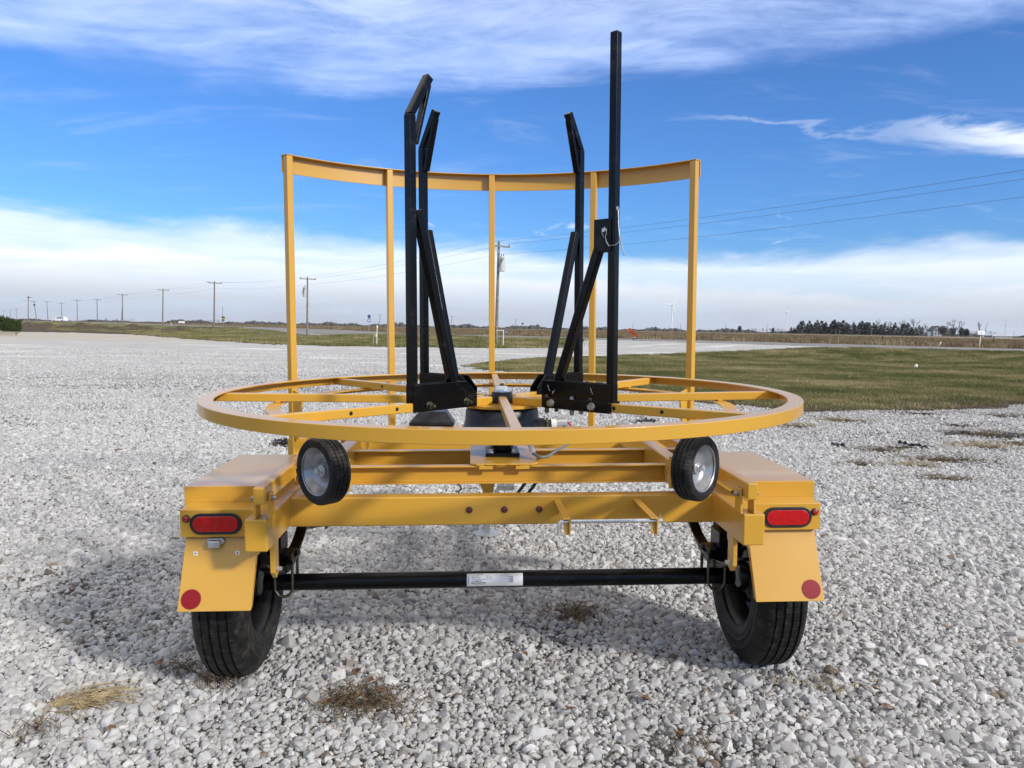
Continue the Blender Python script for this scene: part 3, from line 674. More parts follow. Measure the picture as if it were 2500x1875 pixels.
jx = cx+.55*jn*hsin(cx, cy, 2.1, 1.)+.35*jn*hsin(cx, cy, 6.7, 2.); jy = cy+.8*jn*hsin(cx, cy, 1.7, 4.)+.5*jn*hsin(cx, cy, 5.9, .3)
S, _ = road_sd(cx, cy)
cls = np.zeros(cx.shape, int)                      # 0 gravel lot
cls[inpoly(jx, jy, LAWN_L)] = 1
lr = inpoly(jx, jy, LAWN_R); cls[lr] = 2
band = pdist(jx, jy, NEAR_R); bw = 1.0+.9*hsin(cx, cy, .9, 2.)+1.5*sstep(4, 11, cx)
cls[(band < np.maximum(bw, .2)) & (cx > -1) & (lr | (band < .25))] = 3
band = pdist(jx, jy, NEAR_L); cls[(cls == 1) & (band < 1.3+.8*hsin(cx, cy, .5, 2.))] = 3
cls[inpoly(jx, jy, DIRT_L)] = 3; cls[(ridge(cx, cy) > .10) & (cls != 2)] = 3
BLOBS = [(*g2((px, py))[0], a, b) for px, py, a, b in ((2055, 1026, .45, .5), (2150, 1100, .35, .35), (2205, 1092, .5, .16), (2400, 1062, .5, .5), (2400, 1092, .55, .4), (2480, 1085, .5, .5), (2300, 1123, .6, .25), (2103, 1137, .22, .16), (2232, 1137, .3, .16), (2303, 1173, .3, .15), (2455, 1016, .6, .5), (1935, 1040, .35, .4), (2240, 1010, .6, .5), (2340, 1040, .4, .35), (690, 1085, .3, .3))]
def blob(x, y): return np.max([1-np.hypot((x-bx)/a, (y-by)/b_)*(1+.5*hsin(x, y, 7., bx)) for bx, by, a, b_ in BLOBS], axis=0)
cls[(blob(cx, cy) > .15) & (cls == 0)] = 3
cls[S > 0] = 4; cls[S > 13.5+1.0*hsin(cx, cy, .8, 1.)] = 5
cls[(S > -.75-.5*hsin(cx, cy, .7, 5.)) & (S <= 0)] = 6  # near-edge strip that carries the painted shadow line
def cells(mask, name, m_, kind='structure'):
    idx = np.arange(GX.size).reshape(GX.shape)
    q = np.stack([idx[:-1, :-1], idx[:-1, 1:], idx[1:, 1:], idx[1:, :-1]], -1)[mask]
    u, inv = np.unique(q, return_inverse=True)
    co = np.stack([GX.ravel()[u], GY.ravel()[u], GZ.ravel()[u]], -1)
    me = bpy.data.meshes.new(name); me.vertices.add(len(u)); me.vertices.foreach_set('co', co.ravel())
    n = len(q); me.loops.add(4*n); me.loops.foreach_set('vertex_index', inv.ravel()[...].reshape(-1, 4)[:, ::-1].ravel().astype(np.int32))
    me.polygons.add(n); me.polygons.foreach_set('loop_start', np.arange(0, 4*n, 4, dtype=np.int32))
    me.update(calc_edges=True); me.shade_smooth(); me.materials.append(m_)
    o = bpy.data.objects.new(name, me); C.objects.link(o); return tag(o, kind=kind)
def lot_fn(g, b):
    co = world_co(g); x, y, z = g.sep(co)[:3]; r = g.vmath('LENGTH', g.xyz(x, y, 0.))
    v1 = g.node('ShaderNodeTexVoronoi', feature='F1'); g.put(v1.inputs['Vector'], g.vmath('MULTIPLY', co, (1, 1, .2))); v1.inputs['Scale'].default_value = 27.
    ve = g.voro(g.vmath('MULTIPLY', co, (1, 1, .2)), 27., 'DISTANCE_TO_EDGE')
    cellv = g.sep(v1.outputs['Color'])[0]
    stone = g.ramp(cellv, (0., (.17, .165, .155)), (.12, (.25, .245, .235)), (.55, (.36, .355, .345)), (1., (.50, .49, .48)))
    gap = g.ss(ve, .0, .13)
    big = g.noise(co, .55, 5, .6); med = g.noise(co, 2.3, 5, .65)
    streak = g.noise(g.vmath('MULTIPLY', co, (.16, .55, 1)), 1., 6, .62)
    near = g.mix(g.math('MULTIPLY', gap, g.ss(g.noise(co, 14., 4, .6), .42, .62)), (.045, .041, .036), g.mix(.5, stone, (.12, .115, .108)))
    packed = g.mix(g.ss(g.noise(co, 9., 6, .7), .3, .7), (.35, .343, .328), (.56, .552, .534))
    packed = g.mix(g.math('MULTIPLY', g.ss(streak, .52, .66), .75), packed, (.74, .732, .71))
    packed = g.mix(g.math('MULTIPLY', g.ss(streak, .46, .32), .55), packed, (.37, .36, .34))
    packed = g.mix(g.math('MULTIPLY', g.ss(med, .60, .74), .45), packed, (.21, .19, .165))
    packed = g.mix(g.math('MULTIPLY', g.ss(g.noise(co, 6., 3, .5), .66, .73), .55), packed, (.17, .16, .145))
    f = g.math('ADD', g.ss(r, 13., 30.), g.math('MULTIPLY', g.math('SUBTRACT', big, .5), .7), clamp=True)
    sandm = g.math('MULTIPLY', g.ss(x, -16., -24.), g.ss(g.math('ADD', y, g.math('MULTIPLY', g.math('SUBTRACT', big, .5), 18.)), 52., 64.))
    col = g.mix(f, near, packed)
    col = g.mix(g.math('MULTIPLY', sandm, .8), col, (.46, .415, .345))
    g.put(b.inputs['Base Color'], col)
    bump(g, b, g.math('ADD', g.math('MULTIPLY', ve, 1.), g.math('MULTIPLY', med, .4)), .9, .03)
LOT = mat('limestone_gravel', (.5, .5, .48), .95, spec=.04, fn=lot_fn)
def grass_fn(c_dark, c_mid, c_dry):
    def fn(g, b):
        co = world_co(g)
        big = g.noise(g.vmath('MULTIPLY', co, (.55, .8, 1)), .45, 5, .6); med = g.noise(co, 1.6, 6, .65); fin = g.noise(co, 16., 5, .7)
        c = g.mix(g.ss(med, .34, .66), c_dark, c_mid); pat = g.noise(co, .22, 4, .6); c = g.mix(g.math('MULTIPLY', g.ss(pat, .45, .62), .55), c, (.15, .125, .058))
        c = g.mix(g.math('MULTIPLY', g.ss(g.math('ADD', g.math('MULTIPLY', big, .75), g.math('MULTIPLY', fin, .25)), .44, .62), .9), c, c_dry)
        c = g.mix(g.math('MULTIPLY', g.ss(fin, .55, .8), .6), c, (.16, .135, .065))
        c = g.mix(g.math('MULTIPLY', g.ss(fin, .45, .25), .6), c, (.022, .028, .010))
        g.put(b.inputs['Base Color'], c); bump(g, b, g.math('ADD', fin, med), 1., .07)
    return fn
LAWNM = mat('late_autumn_grass', (.08, .09, .03), .95, spec=.1, fn=grass_fn((.078, .092, .034), (.125, .138, .052), (.25, .212, .104)))
def dirt_fn(g, b):
    co = world_co(g); n = g.noise(co, 1.7, 7, .68); f = g.noise(co, 11., 6, .7)
    c = g.mix(g.ss(n, .36, .62), (.042, .030, .021), (.11, .082, .054))
    c = g.mix(g.ss(f, .5, .72), c, (.19, .155, .105)); c = g.mix(g.math('MULTIPLY', g.ss(f, .46, .3), .7), c, (.03, .024, .018))
    c = g.mix(g.math('MULTIPLY', g.ss(g.noise(co, 23., 3, .6), .62, .7), .8), c, (.45, .43, .40))
    g.put(b.inputs['Base Color'], c); bump(g, b, g.math('ADD', n, f), 1., .09)
DIRT = mat('bare_brown_dirt', (.1, .08, .05), .95, spec=.1, fn=dirt_fn)
def road_fn(g, b):
    co = world_co(g); n = g.noise(co, .5, 6, .65); f = g.noise(co, 30., 4, .6)
    c = g.mix(g.ss(n, .35, .65), (.165, .165, .165), (.22, .218, .214)); c = g.mix(g.ss(f, .35, .7), c, (.25, .247, .243))
    g.put(b.inputs['Base Color'], c); bump(g, b, f, .4, .01)
ROADM = mat('weathered_asphalt', (.27, .27, .27), .95, spec=.06, fn=road_fn)
def verge_shade_fn(g, b):
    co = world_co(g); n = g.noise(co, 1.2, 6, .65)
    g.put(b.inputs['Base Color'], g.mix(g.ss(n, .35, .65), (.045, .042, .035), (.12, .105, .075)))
VERGE_SHADE = mat('verge_shade', (.25, .23, .2), .95, spec=.05, fn=verge_shade_fn)  # verge coloured dark for the shadow under the road's edge drop
def field_fn(g, b):
    co = world_co(g); n = g.noise(g.vmath('MULTIPLY', co, (.02, .05, 1)), 1., 5, .6)
    row = g.noise(g.vmath('MULTIPLY', co, (.5, 1.5, 1)), 1.6, 7, .72); f = g.noise(co, 6., 6, .75)
    x, y, z = g.sep(co)[:3]
    c = g.mix(g.ss(row, .34, .66), (.088, .062, .038), (.185, .138, .085))
    c = g.mix(g.math('MULTIPLY', g.ss(f, .5, .75), .7), c, (.27, .215, .135))
    c = g.mix(g.math('MULTIPLY', g.ss(n, .48, .60), .5), c, (.15, .115, .072))
    r = g.vmath('LENGTH', g.xyz(x, y, 0.))
    strip = g.math('MULTIPLY', g.ss(g.math('ADD', y, g.math('MULTIPLY', x, .12)), 330., 345.), g.ss(g.math('ADD', y, g.math('MULTIPLY', x, .12)), 420., 385.))
    c = g.mix(g.math('MULTIPLY', strip, .8), c, (.40, .35, .26))
    c = g.mix(g.ss(r, 500., 900.), c, (.10, .085, .06))
    g.put(b.inputs['Base Color'], c); bump(g, b, g.math('ADD', row, f), 1., .15)
FIELD = mat('corn_stubble_field', (.15, .12, .08), .95, spec=.1, fn=field_fn)
cells(cls == 0, 'gravel_lot', LOT)
cells((cls == 1) | (cls == 2), 'lawn', LAWNM)
cells(cls == 3, 'bare_dirt', DIRT)
cells(cls == 4, 'road', ROADM)
cells(cls == 5, 'field', FIELD)
cells(cls == 6, 'road_verge_shade', VERGE_SHADE)
# painted edge line of the road, 4 mm above it
def road_line(off, wid, name, m_):
    P = []; 
    for a, b in zip(ROAD[1:9][:-1], ROAD[1:9][1:]):
        for t in np.linspace(0, 1, 24)[:-1]: P.append(a+(b-a)*t)
    P = np.array(P); T_ = np.gradient(P, axis=0); T_ /= np.hypot(*T_.T)[:, None]; N_ = np.stack([T_[:, 1], -T_[:, 0]], -1)
    A, B = P+N_*off, P+N_*(off+wid); vs = []
    for p, q in zip(A, B): vs += [(*p, float(height(*p))+.03), (*q, float(height(*q))+.03)]
    o = MB().add(vs, [(2*i, 2*i+1, 2*i+3, 2*i+2) for i in range(len(A)-1)]).build(name, m_, None, smooth=False)
    return tag(o, kind='structure')
road_line(1.6, .14, 'road_edge_line', WHITE); road_line(9.6, .14, 'road_edge_line', WHITE)
road_line(5.6, .22, 'road_centre_line', mat('yellow_line_paint', (.55, .36, .04), .6))

# --- instancing by geometry nodes (stuff only)
def scatter(name, pts, rot, scl, tint, idx, protos, m_label=None):
    n = len(pts); me = bpy.data.meshes.new(name); me.vertices.add(n); me.vertices.foreach_set('co', np.asarray(pts, np.float32).ravel())
    for nm, ty, arr in (('rot', 'FLOAT_VECTOR', rot), ('scl', 'FLOAT_VECTOR', scl)):
        a = me.attributes.new(nm, ty, 'POINT'); a.data.foreach_set('vector', np.asarray(arr, np.float32).ravel())
    a = me.attributes.new('tint', 'FLOAT', 'POINT'); a.data.foreach_set('value', np.asarray(tint, np.float32))
    a = me.attributes.new('idx', 'INT', 'POINT'); a.data.foreach_set('value', np.asarray(idx, np.int32))
    o = bpy.data.objects.new(name, me); C.objects.link(o); tag(o, kind='stuff')
    col = bpy.data.collections.new(name+'_pieces')
    for p in protos: col.objects.link(p)
    t = bpy.data.node_groups.new(name, 'GeometryNodeTree')
    t.interface.new_socket('Geometry', in_out='INPUT', socket_type='NodeSocketGeometry'); t.interface.new_socket('Geometry', in_out='OUTPUT', socket_type='NodeSocketGeometry')
    N = t.nodes; L = t.links; gi, go = N.new('NodeGroupInput'), N.new('NodeGroupOutput')
    ip = N.new('GeometryNodeInstanceOnPoints'); ci = N.new('GeometryNodeCollectionInfo'); ci.inputs['Collection'].default_value = col
    ci.inputs['Separate Children'].default_value = True; ci.inputs['Reset Children'].default_value = True
    def na(nm, ty):
        a = N.new('GeometryNodeInputNamedAttribute'); a.data_type = ty; a.inputs['Name'].default_value = nm; return a.outputs['Attribute']
    er = N.new('FunctionNodeEulerToRotation')
    L.new(gi.outputs[0], ip.inputs['Points']); L.new(ci.outputs[0], ip.inputs['Instance']); ip.inputs['Pick Instance'].default_value = True
    L.new(na('idx', 'INT'), ip.inputs['Instance Index']); L.new(na('rot', 'FLOAT_VECTOR'), er.inputs[0]); L.new(er.outputs[0], ip.inputs['Rotation'])
    L.new(na('scl', 'FLOAT_VECTOR'), ip.inputs['Scale']); L.new(ip.outputs[0], go.inputs[0])
    md = o.modifiers.new('scatter', 'NODES'); md.node_group = t
    return o
def tint_attr(g): return g.node('ShaderNodeAttribute', attribute_type='INSTANCER', attribute_name='tint').outputs['Fac']
def stone_fn(g, b):
    t = tint_attr(g); co = world_co(g); n = g.noise(co, 70., 5, .65); v = g.noise(co, 22., 3, .5)
    c = g.ramp(t, (0., (.12, .085, .06)), (.035, (.21, .17, .13)), (.06, (.22, .217, .212)), (.30, (.34, .336, .327)), (.7, (.445, .44, .428)), (1., (.59, .583, .568)))
    c = g.mix(g.math('MULTIPLY', g.ss(n, .42, .7), .35), c, (.30, .295, .285)); c = g.mix(g.math('MULTIPLY', g.ss(v, .55, .75), .3), c, (.62, .60, .565))
    g.put(b.inputs['Base Color'], c); bump(g, b, n, .5, .004)
STONE = mat('crushed_limestone', (.5, .5, .48), .9, spec=.12, fn=stone_fn)
def rock(i):
    r = random.Random(100+i); bm = bmesh.new(); sx, sy, sz = r.uniform(.85, 1.3), r.uniform(.7, 1.), r.uniform(.58, .92)
    for _ in range(r.choice((14, 17, 21))):
        p = Vector((r.gauss(0, 1), r.gauss(0, 1), r.gauss(0, 1))).normalized()*r.uniform(.86, 1.06)
        bm.verts.new((p.x*sx*.5, p.y*sy*.5, p.z*sz*.5))
    h = bmesh.ops.convex_hull(bm, input=bm.verts); bmesh.ops.delete(bm, geom=[v for v in h['geom_interior'] if isinstance(v, bmesh.types.BMVert)], context='VERTS')
    bmesh.ops.dissolve_limit(bm, angle_limit=rad(14), verts=bm.verts, edges=bm.edges)
    bmesh.ops.bevel(bm, geom=bm.edges, offset=.055, segments=2, affect='EDGES', profile=.6, clamp_overlap=True)
    bmesh.ops.triangulate(bm, faces=bm.faces)
    me = bpy.data.meshes.new('stone'); bm.to_mesh(me); bm.free(); me.materials.append(STONE); me.shade_smooth(); me.set_sharp_from_angle(angle=rad(34))
    return bpy.data.objects.new('stone', me)
def region(x, y):
    jx = x+.25*hsin(x, y, 2.1, 1.); jy = y+.3*hsin(x, y, 1.7, 4.)
    d = inpoly(jx, jy, LAWN_R) | (pdist(jx, jy, NEAR_R) < .1)
    return d
px_, py_, sz_ = [], [], []
for d0, d1, sp, md in ((1.2, 5.2, .0195, .0185), (1.2, 5.2, .0245, .0325), (5.2, 10., .0245, .023), (5.2, 10., .031, .036), (10., 16., .030, .031), (16., 26., .054, .040), (26., 40., .14, .055)):
    gx, gy = np.meshgrid(np.arange(-.78*d1-1.2, .78*d1+1.2, sp), np.arange(d0, d1, sp))
    gx = gx+rng.uniform(-.5, .5, gx.shape)*sp; gy = gy+rng.uniform(-.5, .5, gy.shape)*sp
    k = (np.abs(gx) < .74*gy+1.0); gx, gy = gx[k], gy[k]
    k = ~region(gx, gy); gx, gy = gx[k], gy[k]
    coarse = hsin(gx, gy, 1.3, 3.)*.35+sstep(-.5, 2., gx-.35*gy+.6)*.35*sstep(6.5, 3., gy)
    s = md*np.exp(rng.normal(0, .36, gx.shape))*(1+.45*coarse); s = np.clip(s, .012, .085)
    big = rng.random(gx.shape) < .006; s[big] *= 1.5
    thin = (blob(gx, gy) > rng.uniform(-.15, .75, gx.shape)) | (rng.random(gx.shape) < sstep(.25, .6, hsin(gx, gy, 2.6, 7.))*.38+sstep(12., 24., np.hypot(gx, gy))*.45)
    px_.append(gx[~thin]); py_.append(gy[~thin]); sz_.append(s[~thin])
gx, gy, s = map(np.concatenate, (px_, py_, sz_)); n = len(gx)
gz = height(gx, gy)+s*rng.uniform(-.06, .22, n)-.2*np.maximum(s-.022, 0)-.003
rot = np.stack([rng.normal(0, .62, n), rng.normal(0, .62, n), rng.uniform(0, 2*PI, n)], -1)
tint = np.clip(rng.beta(2.3, 1.9, n)+.0, 0, 1); tint = np.where(s < .021, .06+(tint-.06)*.55, tint); tint = np.where(rng.random(n) < .016, rng.uniform(0, .05, n), np.maximum(tint, .062))  # smallest stones tinted darker, painting shade into the gaps
scatter('gravel_stones', np.stack([gx, gy, gz], -1), rot, np.stack([s*1.12]*3, -1), tint, rng.integers(0, 14, n), [rock(i) for i in range(14)])
# grass clumps on the lawns
def blade_fn(g, b):
    t = tint_attr(g); c = g.ramp(t, (0., (.078, .088, .028)), (.36, (.145, .148, .053)), (.64, (.26, .22, .102)), (1., (.40, .33, .18)))
    g.put(b.inputs['Base Color'], c)
BLADE = mat('grass_blades', (.08, .09, .03), .8, spec=.15, fn=blade_fn)
def clump(i, nb, hgt, wid, sprd, m_=BLADE, lean=.5):
    r = random.Random(300+i); mb = MB()
    for _ in range(nb):
        x, y = r.gauss(0, sprd), r.gauss(0, sprd); h = hgt*r.uniform(.5, 1.2); a = r.uniform(0, 2*PI); l = h*lean*r.uniform(.2, 1.3)
        dx, dy = math.cos(a)*l, math.sin(a)*l; b_ = r.uniform(0, 2*PI); wx, wy = math.cos(b_)*wid/2, math.sin(b_)*wid/2
        mb.add([(x-wx, y-wy, -.01), (x+wx, y+wy, -.01), (x+dx*.4+wx*.7, y+dy*.4+wy*.7, h*.6), (x+dx*.4-wx*.7, y+dy*.4-wy*.7, h*.6), (x+dx, y+dy, h)], [(0, 1, 2, 3), (3, 2, 4)])
    return mb.build('tuft', m_, None, smooth=False, fix=False, link=False)
def cover(name, n, rlo, rhi, th0, th1, keep, protos, slo, shi, tfun):
    r = np.sqrt(rng.uniform(rlo**2, rhi**2, n)) if rhi/rlo < 3 else rlo*(rhi/rlo)**rng.random(n)
    th = rng.uniform(th0, th1, n); x, y = r*np.sin(th), r*np.cos(th); k = keep(x, y); x, y = x[k], y[k]; m_ = len(x)
    sc_ = rng.uniform(slo, shi, m_)*(1+.6*sstep(20, 60, np.hypot(x, y)))
    return scatter(name, np.stack([x, y, height(x, y)], -1), np.stack([0*x, 0*x, rng.uniform(0, 6.28, m_)], -1), np.stack([sc_]*3, -1), tfun(x, y, m_), rng.integers(0, len(protos), m_), protos)
gt = lambda x, y, m_: np.clip(.44+.42*hsin(x, y, .75, 1.)+.25*hsin(x, y, 2.3, .2)+rng.normal(0, .18, m_), 0, 1)
keepR = lambda x, y: inpoly(x, y, LAWN_R) & (pdist(x, y, NEAR_R) > (.7+.7*hsin(x, y, .9, 2.)+2.0*sstep(4, 11, x))*np.where(rng.random(len(x)) < .12, .1, .5+.9*rng.random(len(x))))
keepL = lambda x, y: inpoly(x, y, LAWN_L) & (road_sd(x, y)[0] < -1.) & (pdist(x, y, NEAR_L) > .8)
cover('lawn_grass', 85000, 13., 58., rad(-12), rad(50), keepR, [clump(i, 34, .062, .007, .085) for i in range(6)], .7, 1.3, gt)
cover('lawn_grass', 22000, 50., 150., rad(-45), rad(10), keepL, [clump(20+i, 26, .085, .02, .20) for i in range(4)], .8, 1.4, gt)
DRYM = mat('dry_stalks', (.3, .24, .13), .85, spec=.15, fn=lambda g, b: g.put(b.inputs['Base Color'], g.ramp(tint_attr(g), (0., (.10, .070, .040)), (.5, (.20, .150, .085)), (1., (.40, .33, .20)))))
cover('corn_stubble', 30000, 62., 330., rad(-40), rad(46), lambda x, y: road_sd(x, y)[0] > 15.5, [clump(40+i, 12, .20, .03, .38, DRYM, .6) for i in range(4)], .6, 1.1, lambda x, y, m_: np.clip(rng.normal(.4, .25, m_), 0, 1))
cover('roadside_dry_grass', 2600, 55., 190., rad(-35), rad(46), lambda x, y: (np.abs(road_sd(x, y)[0]-16.) < 1.6+1.5*rng.random(len(x))) & (hsin(x, y, .6, 1.) > -.25), [clump(60+i, 20, .36, .02, .26, DRYM, .5) for i in range(3)], .6, 1.15, lambda x, y, m_: np.clip(rng.normal(.72, .2, m_), 0, 1))
cover('dirt_edge_straw', 2600, 11., 30., rad(2), rad(50), lambda x, y: pdist(x, y, NEAR_R) < .7, [clump(70+i, 26, .05, .006, .10, DRYM, 1.6) for i in range(3)], .6, 1.2, lambda x, y, m_: np.clip(rng.normal(.4, .3, m_), 0, 1))

# ------------------------------------------------------------------ things around and beyond the lot
WOOD = mat('weathered_pole_wood', (.16, .14, .12), .85, fn=speck((.14, .125, .105), (.25, .232, .21), 3., bs=.3))
PGREY = mat('pale_grey_paint', (.50, .52, .51), .5)
INSU = mat('dark_porcelain', (.05, .045, .05), .3)
def H(p): return float(height(p[0], p[1]))
def pole(px, D, ytop, label, arm=2.4, lean=0., yarm=None, rad_=.15, arms=True, depth=1.0, braces=True, group=None, name='utility_pole'):
    top = far(px, ytop, D); b = Vector((top.x, top.y, H(top)-.1)); hgt = top.z-b.z
    t = thing(name, label, 'utility pole', b, group); t.rotation_euler = (0, lean, 0)
    top_l = Vector((0, 0, hgt))
    MB().cyl((0, 0, 0), top_l, rad_, 12, rad_*.68).build('pole', WOOD, t)
    if arms:
        za = hgt-(.35 if yarm is None else yarm); dv = Vector((math.cos(.62), math.sin(.62), 0)); fr = Vector((-dv.y, dv.x, 0))*-(rad_*.8+.05)
        MB().bar(Vector((0, 0, za))-dv*arm/2+fr, Vector((0, 0, za))+dv*arm/2+fr, .10, .12).build('crossarm', WOOD, t)
        for s in (-.46, .12 if arm < 0 else .46):
            MB().lathe([(0, 0), (.03, 0), (.055, .06), (.05, .12), (.03, .15), (0, .16)], Vector((0, 0, za+.06))+dv*arm*s+fr, (0, 0, 1), 10).build('insulator', INSU, t)
        if braces:
            for s in (-1, 1): MB().bar(Vector((0, 0, za-.62))+fr*.9, Vector((0, 0, za-.05))+dv*s*arm*.24+fr*.9, .03, .012).build('arm_brace', PGREY, t)
    return t, b, hgt
def transformer(t, hgt, ztop, side, h=1.0, r=.27):
    o = Vector((side[0], side[1], 0)); q = MB().lathe([(0, -h), (r*.96, -h), (r, -h+.04), (r, -.06), (r*1.04, -.05), (r*1.04, 0), (r*.9, .03), (0, .05)], o+Vector((0, 0, ztop)), (0, 0, 1), 24).build('transformer', PGREY, t)
    for a in (0, 2.2): MB().lathe([(0, 0), (.05, 0), (.03, .08), (.045, .12), (.02, .22), (0, .24)], o+Vector((.12*math.cos(a), .12*math.sin(a), ztop+.03)), (0, 0, 1), 8).build('bushing', INSU, q)
    for k in (-1, 0, 1):
        MB().tube([o+Vector((k*.1+.06, -r-.01, ztop-.12)), o+Vector((k*.1-.02, -r-.10, ztop-.3)), o+Vector((k*.1-.22, -r-.08, ztop-.62)), o+Vector((k*.1-.30, -r*.4, ztop-.95))], .018, 6).build('service_lead', INSU, q)
p1, b1, h1 = pole(1215, 65., 589, 'tall wooden utility pole with a grey transformer behind the middle guard post', 2.05, .012, .42)
transformer(p1, h1, h1-1.32, (.30, -.30), 1.2)
p2, b2, h2 = pole(749.6, 110., 675.7, 'wooden utility pole with transformer standing just right of the left guard post', 2.35, .008, .32)
transformer(p2, h2, h2-1.5, (-.36, -.05), 1.35)
more = [(521.4, 128., 686.5, 'large bare wooden utility pole, first to the left of the left guard post', .02), (395.5, 159., 704.5, 'wooden utility pole with crossarm, second to the left of the guard rail', .03),
        (298, 192., 717., 'wooden utility pole with crossarm beside a thinner leaning pole', .012), (236.5, 239., 729.5, 'wooden utility pole between the car and the pair of poles', .008),
        (188, 262., 731., 'wooden utility pole standing just right of the white car', 0.), (149.7, 293., 738.5, 'wooden utility pole in front of the white car', 0.),
        (116, 300., 734.7, 'wooden utility pole just left of the white car, slightly tilted', -.035), (88.7, 300., 734.7, 'strongly leaning utility pole with a dark box under its crossarm', -.125)]
PO = [(p1, b1, h1), (p2, b2, h2)]
for px, D, yt, lb_, ln in more: PO.append(pole(px, D, yt, lb_, 2.3, ln, .3, .15))
MB().box((0, 0, PO[-1][2]-1.5), (.6, .6, .5)).build('pole_box', INSU, PO[-1][0])
pa, ba, ha = pole(67, 285., 725., 'double-armed tall utility pole left of the leaning pole', 3.4, .04, 1.35, .18)
MB().bar((0, 0, ha-.12), (1.3, .3, ha-.12), .1, .12).build('upper_arm', WOOD, pa); MB().box((0, 0, ha-.1), (.5, .5, .5)).build('pole_box', INSU, pa)
for px, yt, D, lb_ in ((40.5, 753.5, 520., 'small distant utility pole nearest the right edge of the bush'), (25, 756, 600., 'small distant utility pole above the middle of the bush'), (9, 759, 680., 'small distant utility pole above the left end of the bush')):
    pole(px, D, yt, lb_, 2.7, .0, .3, .16, braces=False)
for px, yt, D, lb_, ln in ((295, 730.5, 240., 'thin leaning pole without crossarm beside a crossarm pole', .075), (542, 748, 330., 'thin bare pole behind the brown and yellow sign', .04)):
    pole(px, D, yt, lb_, 2., ln, .3, .12, arms=False)
for px, yt, D, lb_, ln in ((925.6, 767.5, 360., 'distant leaning pole right of the blue pentagon sign', .08), (1101.5, 771, 380., 'distant leaning pole between the left uprights and the middle post', .06), (1257.5, 779, 420., 'distant leaning pole above the small blue number sign', .09),
                           (1544, 787, 560., 'distant leaning pole above the orange road sign', .1), (1661, 790, 600., 'distant pole just right of the big wind turbine', .07), (1771.5, 790, 620., 'distant pole left of the round bare tree on the horizon', .03), (1873, 792.5, 620., 'distant pole among the low bare trees left of the conifers', 0.),
                           (1960, 792.6, 440., 'pole in front of the left end of the conifer row', .06), (2050, 797, 440., 'pole in front of the left middle of the conifer row', .05), (2128, 800, 440., 'pole in front of the right middle of the conifer row', .03), (2205, 800, 440., 'pole in front of the right end of the conifer row', .02), (2476, 809, 800., 'tiny distant pole at the far right edge of the field', 0.)):
    pole(px, D, yt, lb_, 1.9, ln, .3, .13, braces=False)
# power lines
WIRE = mat('power_wire', (.10, .10, .105), .6)
PN = Vector((25.5, 30.5, 0)); PN.z = H(PN)
def attach(k):
    t, b, h = PO[k]; dv = Vector((math.cos(.62), math.sin(.62), 0)); top = b+Vector((0, 0, h)); return top, dv
def line(kind):
    pts = []
    for k in range(9):
        top, dv = attach(k)
        pts.append(top+(dv*{0: -1.0, 1: 1.0}[kind]+Vector((0, 0, -.12)) if kind < 2 else Vector((0, 0, -1.1))))
    dv = Vector((math.cos(.62), math.sin(.62), 0)); top = PN+Vector((0, 0, h1+.1))
    pts = [top+(dv*{0: -1.0, 1: 1.0}[kind]+Vector((0, 0, -.12)) if kind < 2 else Vector((0, 0, -1.1)))]+pts
    out = []
    for a, b in zip(pts[:-1], pts[1:]):
        L = (b-a).length
        for t in np.linspace(0, 1, 17)[:-1]: out.append(a.lerp(b, t)-Vector((0, 0, (.35 if L < 60 else .9)*4*t*(1-t))))
    return MB().tube(out+[pts[-1]], .0085, 5).build('power_line', WIRE, None, fix=False)
tag(line(0), 'upper power line, highest of the wires over the right half of the sky', 'power line')
tag(line(1), 'middle power line, just beneath the highest wire on the right', 'power line')
tag(line(2), 'lowest power line, well below the other two wires', 'power line')

# trees -------------------------------------------------------------
BARK = mat('grey_bark', (.11, .095, .085), .9, fn=speck((.08, .07, .06), (.15, .135, .12), 4.))
NEED = mat('conifer_needles', (.018, .028, .018), .85, fn=speck((.010, .017, .011), (.030, .042, .024), 1.4))
TWIG = mat('bare_twigs', (.12, .10, .09), .9)
GREYF = mat('dense_bare_shrub_twigs', (.075, .07, .06), .9, fn=speck((.05, .047, .04), (.10, .092, .08), 1.))
def leafball(mb, c, rx, rz, n, sz, r, shape=0):
    for _ in range(n):
        d = Vector((r.gauss(0, 1), r.gauss(0, 1), r.gauss(0, 1))).normalized()*r.random()**.35
        p = Vector(c)+Vector((d.x*rx, d.y*rx, d.z*rz)); e = Vector((r.gauss(0, 1), r.gauss(0, 1), r.gauss(0, 1))).normalized(); f = e.orthogonal().normalized(); s = sz*r.uniform(.6, 1.4)
        mb.add([p-e*s, p+f*s*.5, p+e*s, p-f*s*.5], [(0, 1, 2, 3)])
def conifer_meshes(i):
    r = random.Random(500+i); mb = MB()
    for k in range(520):
        t = r.random()**.8; z = .06+.94*t; R = .24*(1-t)**.85*(1+.25*math.sin(t*26+i))+.012
        a = r.uniform(0, 2*PI); q = R*r.uniform(.35, 1.); p = Vector((q*math.cos(a), q*math.sin(a), z))
        o = Vector((math.cos(a), math.sin(a), -.35+r.gauss(0, .25))).normalized(); f = o.cross(Vector((r.gauss(0, .4), r.gauss(0, .4), 1))).normalized(); s = .055*r.uniform(.6, 1.3)*(1.1-.6*t)
        mb.add([p-o*s, p+f*s*.6, p+o*s*1.2, p-f*s*.6], [(0, 1, 2, 3)])
    c = mb.build('crown', NEED, None, smooth=False, fix=False, link=False).data
    t = MB().tube([(0, 0, -.03), (0, 0, .95)], .018, 6, .004).build('trunk', BARK, None, link=False).data
    return c, t
